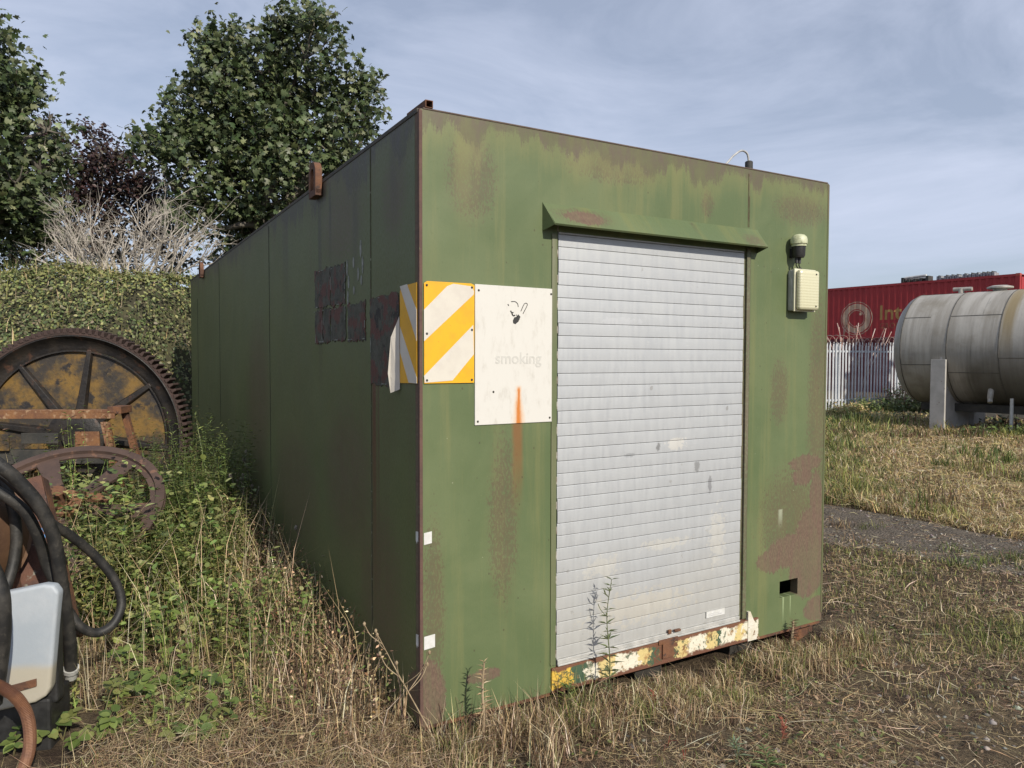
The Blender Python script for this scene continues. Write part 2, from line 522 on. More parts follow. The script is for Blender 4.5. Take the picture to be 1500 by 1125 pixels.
    nrm = q.bump(wob, .5 if hx == 1 else .35, .045)
    nrm = q.bump(fine, .12, .003, nrm)
    return q.done(c, rough, 0, nrm, spec=.35)

GB, GP, GO = (.096, .130, .058), (.126, .157, .074), (.185, .186, .078)
M_front = paint('faded_green_paint', 0, GB, GP, GO,
    patches=[(2.30, .46, .19, .10, .9), (2.50, .50, .16, .22, .8), (2.45, .30, .16, .14, .9), (2.14, .42, .12, .07, 1.2), (2.56, .08, .13, .08, .8), (2.52, .75, .06, .17, 1.0), (2.40, .88, .10, .05, 1.4),
             (.03, .12, .09, .17, .8), (.30, .16, .09, .03, 1.2), (.0, 1.2, .012, 1.6, .4), (2.62, 1.2, .045, 1.5, 1.0), (2.43, .96, .14, .05, 1.3)],
    specks=[(2.19, 1.38, .10, .25, .8), (2.52, 1.3, .12, .9, .8), (.24, 2.35, .16, .25, .7), (2.35, 2.42, .30, .12, .8), (.40, .85, .10, .5, .9), (1.0, 2.48, .35, .10, .8), (1.62, 2.38, .06, .1, .8), (2.3, .65, .35, .4, .9), (.06, .5, .07, .5, .8)],
    streaks=[(.472, .82, 1.276, .035, (.20, .085, .03), .8), (.20, 2.0, 2.58, .05, GO, .7), (2.25, .02, .19, .008, (.30, .36, .20), .8), (2.31, .05, .19, .006, (.30, .36, .20), .7), (.80, 2.28, 2.58, .09, GO, .6), (2.215, .585, .70, .022, (.40, .43, .32), .6), (1.925, 2.27, 2.56, .012, (.08, .065, .045), .7)],
    top_band=(2.578, .62))
M_side = paint('dark_green_paint', 1, (.100, .120, .052), (.110, .130, .054), (.104, .100, .050),
    patches=[(.06, .12, .10, .10, .9)], specks=[(.3, 2.3, .2, .25, .9), (1.0, .9, .6, .5, .9), (.5, .5, .4, .5, .9), (1.1, 2.3, .5, .3, 1.2), (2.2, .7, .8, .5, 1.2), (3.4, 1.2, .6, .9, 1.2)],
    streaks=[(.57, .05, 1.44, .04, (.11, .045, .028), .85), (.51, .3, 1.44, .02, (.09, .045, .03), .6), (1.52, 1.0, 2.5, .05, (.06, .06, .045), .7), (1.3, 1.9, 2.55, .03, (.05, .05, .038), .7), (.85, 1.6, 2.58, .06, (.06, .06, .045), .6), (.3, 2.0, 2.58, .06, (.06, .06, .045), .5), (2.4, 1.6, 2.58, .12, (.06, .06, .045), .5)],
    top_band=(2.586, .95), bandseed=3.0, grey=(.075, .07, .06))
M_rust = pmat('rusty_steel', (.085, .042, .028), (.17, .075, .035), 9, .85, bump=.5, c3=(.05, .03, .024), s3=24)
M_rustlite = pmat('orange_rust', (.22, .105, .045), (.13, .06, .035), 8, .9, bump=.5, c3=(.34, .22, .13), s3=18, t3=(.52, .68))
M_darkmetal = pmat('dark_old_metal', (.03, .03, .028), (.055, .05, .042), 8, .7, bump=.3)
M_black = pmat('black_plastic', (.012, .012, .012), (.03, .03, .03), 12, .5, bump=.1)
M_void = pmat('unlit_interior', (.015, .014, .012), (.03, .027, .022), 4, .9, bump=.2)
M_hood = paint('hood_paint', 0, GB, GP, (.16, .165, .06), patches=[(.80, 2.215, .12, .036, 1.1)], specks=[(.8, 2.22, .22, .06, .6), (1.9, 2.2, .1, .05, .6)], streaks=[(1.5, 2.17, 2.26, .02, (.08, .08, .04), .4)], bandseed=7)

cab = empty('cabin', (X0, Y0, ZB), A_C, 'large green steel container cabin with a silver roller shutter and rusty weathered paint', 'container cabin')

# front wall with door opening and vent hole
def holed_wall(name, xs, zs, holes, y0, depth, mat, parent):
    bm = bmesh.new()
    vd = {}
    def gv(x, z):
        if (x, z) not in vd: vd[(x, z)] = bm.verts.new((x, y0, z))
        return vd[(x, z)]
    for i in range(len(xs) - 1):
        for j in range(len(zs) - 1):
            cx, cz = (xs[i] + xs[i + 1]) / 2, (zs[j] + zs[j + 1]) / 2
            if any(a < cx < b and c_ < cz < d for a, b, c_, d in holes): continue
            bm.faces.new([gv(xs[i], zs[j]), gv(xs[i + 1], zs[j]), gv(xs[i + 1], zs[j + 1]), gv(xs[i], zs[j + 1])])
    r = bmesh.ops.extrude_face_region(bm, geom=bm.faces[:])
    vs = [g for g in r['geom'] if isinstance(g, bmesh.types.BMVert)]
    bmesh.ops.translate(bm, verts=vs, vec=(0, depth, 0))
    bmesh.ops.recalc_face_normals(bm, faces=bm.faces)
    me = bpy.data.meshes.new(name); bm.to_mesh(me); bm.free(); me.materials.append(mat)
    return link(name, me, parent)
DX0, DX1, DZ0, DZ1 = .687, 1.893, .128, 2.15
VH = (2.217, 2.371, .195, .290)
holed_wall('front_wall', [0, .683, 1.945, VH[0], VH[1], W], [0, .125, VH[2], VH[3], DZ1, H - .004],
           [(.683, 1.945, .125, DZ1), (.683, 1.945, 0, .125), VH], 0, .05, M_front, cab)
m = MB(); m.box(0, .045, .0515, LC, 0, H - .002); m.build('side_wall', M_side, cab, bevel=.003)
m = MB(); m.box(W - .045, W, .0515, LC, 0, H - .002); m.build('side_wall', M_side, cab)
m = MB(); m.box(.046, W - .046, LC - .05, LC - .002, 0, H - .002); m.build('back_wall', M_side, cab)
M_roof = pmat('roof_paint', (.07, .085, .05), (.11, .10, .075), 2, .8, bump=.3)
m = MB(); m.box(.046, W - .046, .052, LC - .052, H - .06, H - .006); m.build('roof', M_roof, cab)
m = MB(); m.box(.05, W - .05, .055, LC - .055, .03, .11); m.build('floor_frame', M_void, cab)
m = MB(); m.box(.06, W - .06, .45, .49, .12, H - .07); m.build('inner_partition', M_void, cab)
M_cornerrust = pmat('corner_rust', (.085, .05, .04), (.12, .065, .05), 7, .8, bump=.3, c3=(.12, .13, .07), s3=9, t3=(.6, .66))
M_edgerust = pmat('dull_edge_rust', (.085, .060, .048), (.12, .088, .066), 9, .85, bump=.4)
# corner and edge angles
M_edge = paint('edge_angle_paint', 0, (.105, .12, .055), (.13, .11, .065), (.13, .085, .055), specks=[(0, 1.3, .3, 1.6, .6)], patches=[(0, 0.2, .2, .5, .9), (0, 2.5, .2, .2, .6), (0, 1.5, .2, .25, .9)], bandseed=11)
m = MB(); m.box(-.004, .011, -.004, .016, .004, H - .01); m.build('corner_angle', M_cornerrust, cab, bevel=.0035)
m = MB(); m.box(W - .010, W + .004, -.003, .02, .05, H - .01); m.build('corner_angle', M_edge, cab, bevel=.003)
m = MB(); m.box(.0145, W - .011, -.0030, .045, H - .0055, H + .002); m.build('top_edge_angle', M_edgerust, cab, bevel=.003)
m = MB(); m.box(-.004, .04, .019, LC, H - .016, H + .003); m.build('top_edge_angle', pmat('grimy_edge', (.05, .05, .042), (.085, .07, .055), 7, .8, bump=.4), cab, bevel=.003)
m = MB(); m.box(.015, .65, -.003, .03, -.012, .002); m.box(2.04, W - .02, -.003, .03, -.012, .002); m.build('bottom_flange', M_rust, cab)
# weld seams
M_seam = pmat('chipped_seam', (.085, .10, .05), (.10, .085, .05), 20, .8, bump=.6, c3=(.35, .36, .28), s3=26, t3=(.6, .66))
m = MB(); m.box(-.003, .001, .606, .614, .06, 2.58); m.build('weld_seam', M_seam, cab)
m = MB(); m.box(-.0025, .001, 2.93, 2.936, .06, 2.56); m.box(-.0025, .001, 5.4, 5.406, .06, 2.56); m.box(-.0025, .001, 7.2, 7.206, .06, 2.3); m.build('weld_seam', pmat('side_seam', (.05, .06, .03), (.03, .03, .02), 9, .8), cab)
M_seamf = pmat('rusty_seam', (.10, .10, .05), (.09, .055, .035), 25, .85, bump=.6, lo=.42, hi=.55)
m = MB(); m.box(1.919, 1.924, -.002, .001, 2.283, 2.57); m.box(1.929, 1.931, -.0015, .001, 2.283, 2.45); m.build('weld_seam', M_seamf, cab)
# roller shutter
q = NT('galvanised_slat')
o = q.xyz(); pos = q.comb(o[0], q.math('ADD', o[2], 0.0), 1.0)
oi = q.n('ShaderNodeObjectInfo').outputs['Random']
w1 = q.tc.outputs['Object']
gpos = q.n('ShaderNodeNewGeometry').outputs['Position']
f1 = q.noise(1.0, 6, .7, q.scale(gpos, (60, 60, 6))); f2 = q.noise(2.2, 5, .6, gpos); f3 = q.noise(1.0, 5, .75, q.scale(gpos, (14, 14, 130)))
c = q.mix(q.ramp(f1, .25, .75), (.455, .47, .485), (.485, .50, .51))
c = q.mix(q.math('MULTIPLY', q.ramp(f2, .38, .7), .3), c, (.44, .45, .46))
c = q.mix(q.math('MULTIPLY', q.ramp(f3, .6, .75), .5), c, (.66, .66, .65))
z = q.xyz(gpos)[2]
low = q.ramp(q.math('ADD', z, q.math('MULTIPLY', q.math('SUBTRACT', f2, .5), .9)), .15, .85, 1, 0)
c = q.mix(q.math('MULTIPLY', low, .55), c, (.50, .485, .44))
sp = q.ramp(q.noise(13, 4, .6, gpos), .70, .74)
c = q.mix(q.math('MULTIPLY', sp, .5), c, (.30, .29, .27))
c = q.mix(q.math('MULTIPLY', oi, .05), c, (.36, .385, .42))
tcab = q.n('ShaderNodeTexCoord'); tcab.object = cab
cu = q.xyz(tcab.outputs['Object'])
sn = q.noise(34, 5, .7, gpos)
for (ch, cz, rh, rz, amp, colr, st_) in [(1.30, 1.12, .016, .022, 1.2, (.20, .20, .20), .8), (1.66, .90, .014, .05, 1.0, (.20, .20, .21), .7), (1.57, 1.0, .02, .03, 1.6, (.22, .22, .22), .7), (1.42, 1.13, .06, .03, 1.8, (.64, .62, .57), .7), (1.12, 1.09, .035, .012, 1.2, (.22, .23, .24), .5), (.95, .55, .1, .05, 2.2, (.60, .58, .52), .5), (1.35, .62, .16, .03, 2.4, (.60, .58, .52), .5), (1.72, .62, .06, .14, 2.2, (.62, .60, .54), .5), (1.2, .32, .3, .08, 2.2, (.56, .53, .46), .6), (1.78, 1.3, .01, .015, 1, (.25, .24, .23), .6), (1.25, 1.42, .012, .012, 1, (.28, .27, .26), .6), (1.05, 1.75, .12, .02, 2, (.57, .58, .6), .4)]:
    a = q.math('DIVIDE', q.math('SUBTRACT', cu[0], ch), rh); b = q.math('DIVIDE', q.math('SUBTRACT', cu[2], cz), rz)
    d = q.math('ADD', q.math('SQRT', q.math('ADD', q.math('MULTIPLY', a, a), q.math('MULTIPLY', b, b))), q.math('MULTIPLY', q.math('SUBTRACT', sn, .5), amp * 2))
    c = q.mix(q.math('MULTIPLY', q.ramp(d, .7, 1.1, 1, 0), st_), c, colr)
M_slat = q.done(c, q.ramp(f1, .3, .7, .42, .62), .35, q.bump(q.noise(1.0, 3, .5, q.scale(gpos, (5, 5, 5))), .06, .01), spec=.4)
m = MB(); m.box(DX0 + .004, DX1 - .002, .034, .042, .15, 2.3); sh = m.build('roller_shutter', M_darkmetal, cab)
PIT = .0585
prof = [(.008, .0006), (.0006, .0012), (.0, .0030), (-.0004, .018), (-.0005, .029), (-.0004, .041), (.0, PIT - .0030), (.0006, PIT - .0012), (.008, PIT - .0008), (.020, PIT - .0008), (.020, .0006)]
me0 = None
for i in range(35):
    z0 = .152 + i * PIT
    if me0 is None:
        m = MB()
        n = len(prof)
        vs = [(DX0, y, z) for y, z in prof] + [(DX1, y, z) for y, z in prof]
        fs = [(k, (k + 1) % n, (k + 1) % n + n, k + n) for k in range(n)] + [tuple(range(n)), tuple(range(2 * n - 1, n - 1, -1))]
        m.add(vs, fs); o_ = m.build('slat', M_slat, sh); me0 = o_.data
        o_.location.z = z0
    else:
        o_ = link('slat', me0, sh); o_.location = (random.uniform(-.0025, .0025), random.uniform(-.0006, .0006), z0)
# end locks down the left edge of the curtain
M_lock = pmat('end_lock_zinc', (.42, .40, .36), (.20, .16, .12), 40, .7, metal=.2)
m = MB()
for i in range(35):
    z0 = .152 + i * PIT
    if i % 2 == 0: m.box(DX0 - .006, DX0 - .0005, -.001, .018, z0 + .01, z0 + .045)
eo = m.build('end_locks', M_lock, sh, bevel=.001, seg=1)
M_alu = pmat('bottom_bar_alu', (.42, .42, .40), (.56, .55, .52), 14, .5, metal=.3, c3=(.25, .17, .1), s3=22, t3=(.66, .72))
m = MB(); m.box(DX0 + .002, DX1 - .004, -.008, .025, .131, .1515); m.box(DX0 + .002, DX1 - .004, -.014, .02, .122, .1305); m.build('bottom_bar', M_alu, sh, bevel=.0015, seg=1)
M_paper = pmat('white_sticker', (.62, .62, .61), (.55, .55, .52), 30, .6, bump=.05)
m = MB(); m.box(1.64, 1.775, -.0072, -.0052, .182, .215); m.build('sticker', M_paper, sh)
m = MB(); m.box(1.655, 1.755, -.0080, -.0074, .190, .194); m.box(1.655, 1.735, -.0080, -.0074, .200, .203); m.build('sticker_print', pmat('grey_print', (.4, .4, .4), (.5, .5, .5), 30, .7), sh)
m = MB(); m.box(1.405, 1.445, -.024, -.009, .155, .167); m.box(1.365, 1.385, -.020, -.009, .150, .172); m.build('latch', M_rust, sh, bevel=.003)
# guide rails
M_guide = paint('guide_paint', 0, GB, (.14, .15, .08), (.24, .24, .18), specks=[(1.92, 1.2, .3, 1.6, .6)], bandseed=5)
m = MB(); m.box(1.8955, 1.908, .004, .05, .13, 2.2); m.box(1.9085, 1.934, -.010, .03, .13, 2.17); m.build('guide_rail', M_guide, cab, bevel=.002)
m = MB(); m.box(1.9345, 1.944, .012, .05, .13, 2.148); m.build('guide_gap', M_void, cab)
m = MB(); m.box(.650, .678, -.006, -.0005, .13, 2.14); m.build('guide_rail', M_guide, cab, bevel=.002)
# hood above the shutter
m = MB()
a, b = .602, 1.992
m.add([(a, 0, 2.274), (b, 0, 2.274), (b - .012, -.088, 2.170), (a + .010, -.088, 2.170), (a + .010, -.081, 2.163), (b - .012, -.081, 2.163), (b, -.002, 2.268), (a, -.002, 2.268)],
      [(0, 1, 2, 3), (3, 2, 5, 4), (4, 5, 6, 7), (0, 3, 4, 7), (1, 6, 5, 2), (0, 7, 6, 1)])
hood = m.build('hood', M_hood, cab)
m = MB(); m.add([(a - .003, -.001, 2.276), (a - .003, -.001, 2.146), (a + .008, -.087, 2.167), (a + .002, -.001, 2.276), (a + .002, -.001, 2.146), (a + .0125, -.087, 2.167)], [(0, 1, 2), (3, 5, 4), (0, 3, 4, 1), (1, 4, 5, 2), (2, 5, 3, 0)]); m.build('hood_cheek', M_hood, hood)
m = MB(); m.add([(b - .003, -.001, 2.272), (b - .003, -.001, 2.146), (b - .014, -.087, 2.167), (b + .002, -.001, 2.272), (b + .002, -.001, 2.146), (b - .0095, -.087, 2.167)], [(0, 2, 1), (3, 4, 5), (0, 1, 4, 3), (1, 2, 5, 4), (2, 0, 3, 5)])
m.build('hood_cheek', M_hood, hood)
m = MB(); m.box(DX0 - .02, DX1 + .03, .001, .04, 2.155, 2.26); m.build('roller_box', M_darkmetal, cab)
# painted sill
q = NT('peeling_striped_sill')
o = q.xyz(); n1 = q.noise(28, 5, .7); n2 = q.noise(9, 6, .7)
u = q.math('ADD', o[0], q.math('MULTIPLY', q.math('SUBTRACT', n1, .5), .16))
rp = q.n('ShaderNodeValToRGB'); rp.color_ramp.interpolation = 'CONSTANT'
q.t.links.new(q.math('DIVIDE', q.math('SUBTRACT', u, .65), 1.4), rp.inputs[0])
ye, wh, gr, ru, cr = (.62, .40, .06), (.66, .62, .50), (.05, .09, .05), (.13, .055, .03), (.58, .46, .20)
stops = [(0, ye), (.085, gr), (.14, wh), (.20, cr), (.265, wh), (.37, cr), (.42, gr), (.445, ru), (.55, cr), (.61, wh), (.70, cr), (.755, gr), (.78, wh), (.86, cr), (.90, wh)]
e = rp.color_ramp.elements
e[0].position = 0; e[0].color = (*ye, 1); e[1].position = .085; e[1].color = (*gr, 1)
for p_, cc in stops[2:]:
    x = e.new(p_); x.color = (*cc, 1)
c = q.mix(q.math('MULTIPLY', q.ramp(q.noise(30, 8, .75), .53, .58), .9), rp.outputs[0], (.055, .078, .042)); c = q.mix(q.math('MULTIPLY', q.ramp(q.noise(15, 8, .75, q.scale(q.P, (1, 1, 1), (5, 2, 3))), .55, .62), .8), c, (.30, .16, .06))
zz = q.math('ADD', o[2], q.math('MULTIPLY', q.math('SUBTRACT', n2, .5), .09))
c = q.mix(q.ramp(zz, .098, .108), c, (.15, .065, .035))
c = q.mix(q.ramp(zz, .012, .022, 1, 0), c, (.14, .06, .035))
c = q.mix(q.ramp(n2, .62, .66), c, (.17, .08, .04))
M_sill = q.done(c, .75, 0, q.bump(n1, .5, .01))
m = MB(); m.box(.655, 2.035, -.012, .04, .0, .118); m.build('sill', M_sill, cab, bevel=.003)
m = MB(); m.box(.69, 1.92, -.004, .05, .1185, .1275); m.build('threshold_strip', M_rust, cab)
m = MB(); m.box(1.325, 1.40, -.022, -.0125, .03, .125); m.box(1.30, 1.43, -.020, -.0125, .105, .130); m.build('sill_bracket', M_rust, cab, bevel=.003)
M_white_old = pmat('flaking_white', (.64, .61, .52), (.55, .50, .38), 12, .8, bump=.4, c3=(.2, .12, .06), s3=26, t3=(.58, .63))
m = MB(); m.prism([(1.948, .0), (2.038, .0), (2.02, .06), (1.965, .165), (1.948, .165)], -.016, -.0125 + .0122); m.build('gusset', M_white_old, cab)
# white sign
q = NT('old_white_sign')
o = q.xyz(); pos = q.comb(o[0], o[2], 2.0)
n1 = q.noise(1, 6, .7, q.scale(pos, (26, 9, 1))); n2 = q.noise(60, 4, .7, pos); n3 = q.noise(5, 5, .65, pos)
c = q.mix(q.math('MULTIPLY', q.ramp(n1, .5, .72), .5), (.60, .585, .545), (.43, .405, .355))
c = q.mix(q.math('MULTIPLY', q.ramp(n3, .58, .72), .35), c, (.50, .48, .42))
c = q.mix(q.math('MULTIPLY', q.ramp(n2, .66, .72), .45), c, (.40, .38, .33))
a = q.math('ABSOLUTE', q.math('DIVIDE', q.math('SUBTRACT', q.math('ADD', o[0], q.math('MULTIPLY', q.math('SUBTRACT', n1, .5), .03)), .474), q.ramp(o[2], 1.27, 1.45, .036, .016)))
k = q.math('MULTIPLY', q.ramp(a, .35, 1.2, 1, 0), q.ramp(o[2], 1.432, 1.452, 1, 0))
c = q.mix(q.math('MULTIPLY', k, .55), c, (.62, .36, .16))
k = q.math('MULTIPLY', q.ramp(a, .1, .62, 1, 0), q.ramp(o[2], 1.425, 1.445, 1, 0))
c = q.mix(k, c, (.52, .17, .025))
M_sign = q.done(c, .55, 0, q.bump(n1, .15, .004))
m = MB(); m.prism([(.254, 1.276), (.659, 1.276), (.662, 1.886), (.254, 1.888)], -.0055, -.0005)
sign = m.build('sign_board', M_sign, cab, bevel=.0012, seg=1)
M_ink = pmat('black_ink', (.018, .018, .018), (.03, .03, .03), 30, .6)
M_faint = pmat('faded_grey_print', (.53, .52, .485), (.50, .49, .455), 40, .6)
def s6(x, y):
    """sign sketch coordinates (zoomed photo) -> u,z on the board"""
    return .254 + (x - 957) / (1392 - 957) * .408, 1.888 - (y - 215 - (x - 957) * .055) / (985 - 215) * .612 + (x - 957) / 435 * .0
def ink(pts, r):
    P3 = [(s6(x, y)[0], -.0062, s6(x, y)[1]) for x, y in pts]
    mm = MB(); mm.tube(catmull(P3, 5), r, 6); return mm
m = MB()
for pts, r in [([(1148, 312), (1170, 312), (1184, 325), (1187, 342)], .0016), ([(1130, 326), (1136, 334)], .002), ([(1202, 366), (1222, 324), (1238, 330), (1214, 380)], .0016),
               ([(1145, 362), (1152, 374), (1160, 372)], .0028), ([(1152, 378), (1160, 390), (1170, 388)], .0028), ([(1178, 384), (1182, 400)], .0018)]:
    k = ink(pts, r); m.add(k.v, k.f)
P2 = [s6(*p) for p in [(1166, 400), (1182, 396), (1196, 408), (1188, 424), (1172, 438), (1160, 432), (1158, 418)]]
m.prism(P2, -.0068, -.0058)
P2 = [s6(*p) for p in [(1176, 400), (1188, 384), (1200, 398), (1192, 410)]]
m.prism(P2, -.0072, -.0058)
m.build('pictogram', M_ink, sign)
def text_mesh(body, size, thick=0.0, off=0.0, align='CENTER'):
    cu = bpy.data.curves.new('lettering', 'FONT')
    cu.body = body; cu.size = size; cu.extrude = thick; cu.offset = off; cu.align_x = align; cu.resolution_u = 3
    o = bpy.data.objects.new('lettering', cu); COL.objects.link(o)
    dg = bpy.context.evaluated_depsgraph_get(); dg.update()
    me = bpy.data.meshes.new_from_object(o.evaluated_get(dg))
    bpy.data.objects.remove(o); bpy.data.curves.remove(cu)
    return me
me = text_mesh('smoking', .072, .0004, .001)
me.transform(Matrix.Translation((.473, -.0060, 1.545)) @ Matrix.Rotation(R(90), 4, 'X'))
me.materials.clear(); me.materials.append(M_faint); link('lettering', me, sign)
m = MB()
for u_, z_ in [(.272, 1.862), (.645, 1.862), (.64, 1.295), (.268, 1.292), (.345, 1.42)]:
    m.lathe([(0, .004), (.004, .003), (.0055, 0)], 8, Matrix.Translation((u_, -.0055, z_)) @ Matrix.Rotation(R(90), 4, 'X'))
m.build('screws', M_darkmetal, sign)
# hazard panels
q = NT('yellow_reflective'); o = q.xyz(); n2 = q.noise(60, 4, .7); n1 = q.noise(12, 5, .7)
c = q.mix(q.ramp(n1, .4, .7), (.74, .385, .006), (.66, .34, .012)); c = q.mix(q.math('MULTIPLY', q.ramp(n2, .68, .74), .6), c, (.25, .14, .02))
M_yel = q.done(c, .5, 0)
q = NT('white_reflective'); n2 = q.noise(50, 4, .7); n1 = q.noise(10, 5, .7)
c = q.mix(q.ramp(n1, .4, .7), (.60, .565, .495), (.55, .51, .45)); c = q.mix(q.math('MULTIPLY', q.ramp(n2, .68, .74), .5), c, (.42, .36, .26))
M_whr = q.done(c, .5, 0)
def s5(x, y):
    return .014 + (x - 672) / (955 - 672) * .236, 1.888 - (y - 195 - max(0, x - 672) * .045) / (757 - 195) * .427
m = MB(); m.prism([(.016, 1.462), (.249, 1.462), (.251, 1.882), (.235, 1.889), (.03, 1.889), (.016, 1.88)], -.0065, -.0045)
hp = m.build('hazard_panel', M_yel, cab)
m = MB(); m.prism([s5(*p) for p in [(673, 352), (800, 222), (835, 208), (940, 222), (952, 250), (950, 268), (673, 524)]], -.0078, -.0067); m.build('stripe', M_whr, hp)
m = MB(); m.prism([s5(*p) for p in [(673, 714), (948, 440), (952, 606), (830, 748), (676, 752)]], -.0078, -.0067); m.build('stripe', M_whr, hp)
MS = Matrix(((0, 1, 0, 0), (1, 0, 0, 0), (0, 0, 1, 0), (0, 0, 0, 1)))  # swaps x and y: prism on the left wall
def s8(x, y):
    t = (835 - x) / (835 - 692)
    return .016 + t * .196, 1.884 - (y - (250 + t * 48)) / (945 - (250 + t * 48)) * .424
m = MB(); m.prism([(.019, 1.462), (.212, 1.458), (.210, 1.86), (.19, 1.881), (.019, 1.884)], -.0065, -.0045, MS)
hs = m.build('hazard_panel', M_yel, cab)
m = MB(); m.prism([s8(*p) for p in [(695, 300), (755, 275), (833, 440), (833, 652)]], -.0078, -.0067, MS); m.build('stripe', M_whr, hs)
m = MB(); m.prism([s8(*p) for p in [(696, 570), (833, 905), (833, 942), (768, 942), (696, 742)]], -.0078, -.0067, MS); m.build('stripe', M_whr, hs)
m = MB()
for u_, z_ in [(.028, 1.872), (.238, 1.872), (.238, 1.475), (.028, 1.475), (.028, 1.67), (.238, 1.69)]:
    m.lathe([(0, .004), (.004, .003), (.0055, 0)], 8, Matrix.Translation((u_, -.0080, z_)) @ Matrix.Rotation(R(90), 4, 'X'))
m.build('screws', M_darkmetal, hp)
# flap of torn plate bent away from the wall
m = MB(); m.add([(-.006, .214, 1.752), (-.004, .216, 1.43), (-.030, .262, 1.412), (-.042, .262, 1.50), (-.034, .245, 1.66)], [(0, 1, 2, 3, 4)])
fl = m.build('bent_flap', M_whr, cab, norm=False)
sm_ = fl.modifiers.new('thickness', 'SOLIDIFY'); sm_.thickness = .004
# scraps of old stickers on the left wall
q = NT('torn_sticker'); o = q.xyz(); n1 = q.noise(14, 6, .7); n2 = q.noise(70, 5, .7); n3 = q.noise(9, 4, .6, q.scale(q.P, (1, 1, 1), (4, 4, 4)))
c = q.mix(q.ramp(n1, .4, .6), (.048, .050, .034), (.075, .074, .055)); c = q.mix(q.ramp(n3, .48, .56), c, (.10, .036, .026)); c = q.mix(q.ramp(q.noise(11, 7, .75, q.scale(q.P, (1, 1, 1), (7, 1, 5))), .54, .60), c, (.018, .016, .013)); c = q.mix(q.math('MULTIPLY', q.ramp(n2, .62, .68), .5), c, (.20, .20, .17))
M_patch = q.done(c, .7, 0, q.bump(n1, .6, .01))
M_scrape = pmat('bare_scrape', (.28, .29, .26), (.16, .17, .14), 30, .7)
for (v0, v1, z0, z1) in [(1.30, 1.625, 1.862, 2.085), (1.015, 1.29, 1.855, 2.075), (1.46, 1.62, 1.655, 1.85), (1.30, 1.45, 1.655, 1.85), (1.01, 1.285, 1.66, 1.845), (.69, .975, 1.657, 1.85), (.235, .615, 1.44, 1.858)]:
    m = MB(); nn = 12; pl = []
    for (a0, b0), (a1, b1) in zip([(v0, z0), (v1, z0), (v1, z1), (v0, z1)], [(v1, z0), (v1, z1), (v0, z1), (v0, z0)]):
        for k in range(nn):
            t = k / nn; pl.append((a0 + (a1 - a0) * t + random.uniform(-.011, .011), b0 + (b1 - b0) * t + random.uniform(-.011, .011)))
    m.prism(pl, -.0035, -.0005, MS); sp_ = m.build('sticker_scrap', M_patch, cab)
    m = MB()
    for k in range(7):   # torn pale fibres along the edges
        s_ = random.choice([0, 1, 2, 3]); t = random.random(); ln = random.uniform(.02, .07)
        vv_ = v0 + (v1 - v0) * t; zz_ = z0 + (z1 - z0) * random.random()
        if s_ == 0: m.box(-.005, -.0036, vv_, vv_ + ln, z0 + .004, z0 + .009)
        elif s_ == 1: m.box(-.005, -.0036, v0 + .004, v0 + .010, zz_, min(z1, zz_ + ln))
        elif s_ == 2: m.box(-.005, -.0036, vv_, vv_ + ln * .5, z1 - .008, z1 - .004)
        else: m.box(-.005, -.0036, v1 - .009, v1 - .004, zz_, min(z1, zz_ + ln * 1.4))
    m.build('torn_edge', M_scrape, sp_)
for (x, y, hh) in [(330, 150, .085), (385, 155, .06), (443, 105, .09), (343, 245, .07), (422, 245, .07), (335, 340, .08), (387, 325, .045), (457, 215, .09), (448, 300, .05)]:
    v_ = 1.01 - (x - 318) / (478 - 318) * .32; z_ = 2.07 - (y - 110) / (420 - 110) * .26 + (x - 318) / 160 * .06
    pl = [(v_ + .016 * math.cos(t) * random.uniform(.8, 1.1), z_ + hh * .5 * math.sin(t) * random.uniform(.85, 1.1)) for t in np.linspace(0, 6.28, 13)[:-1]]
    m = MB(); m.prism(pl, -.002, -.0004, MS); m.build('scrape_mark', M_scrape, cab)
# small label stickers round the front corner
for z_ in (.362, .808):
    hh = .03 if z_ < .5 else .027
    ww = .05 if z_ < .5 else .036
    m = MB(); m.prism([(.0155, z_ - hh), (.0155 + ww, z_ - hh + .004), (.0155 + ww, z_ + hh), (.0155, z_ + hh - .004)], -.002, -.0004); m.build('label_sticker', M_paper, cab)
    m = MB(); m.prism([(.020, z_ - hh + .01), (.03, z_ - hh + .012), (.034, z_ - hh), (.046, z_ - hh + .012), (.046, z_ + hh - .004), (.020, z_ + hh)], -.002, -.0004, MS); m.build('label_sticker', M_paper, cab)
# vent box behind the hole
m = MB(); m.box(VH[0] - .01, VH[1] + .01, .20, .21, VH[2] - .01, VH[3] + .01); m.build('vent_box', M_void, cab)
# lamp
M_cream = pmat('cream_plastic', (.62, .60, .46), (.54, .52, .38), 20, .5, bump=.05)
M_greyp = pmat('grey_housing', (.42, .42, .40), (.34, .34, .32), 20, .6, bump=.1)
q = NT('ribbed_lens'); o = q.xyz()
s1 = q.math('SINE', q.math('MULTIPLY', o[0], 520.0)); s2 = q.math('SINE', q.math('MULTIPLY', o[2], 400.0))
c = q.mix(q.ramp(q.math('MULTIPLY', s1, s2), -.6, .6), (.60, .575, .385), (.68, .655, .46))
M_lens = q.done(c, .25, 0, q.bump(q.math('ADD', s1, s2), .16, .003), spec=.6)
M_lens.node_tree.nodes['Principled BSDF'].inputs['Transmission Weight'].default_value = .12
LX0, LX1, LZ0, LZ1 = 2.238, 2.418, 1.835, 2.075
m = MB(); m.box(LX0 + .004, LX1 - .004, -.042, -.0005, LZ0 + .004, LZ1 - .004); lamp = m.build('wall_lamp', M_greyp, cab, bevel=.012, smooth=40)
m = MB(); m.box(LX0, LX1, -.052, -.0425, LZ0, LZ1); m.build('lamp_bezel', M_cream, lamp, bevel=.004, smooth=40)
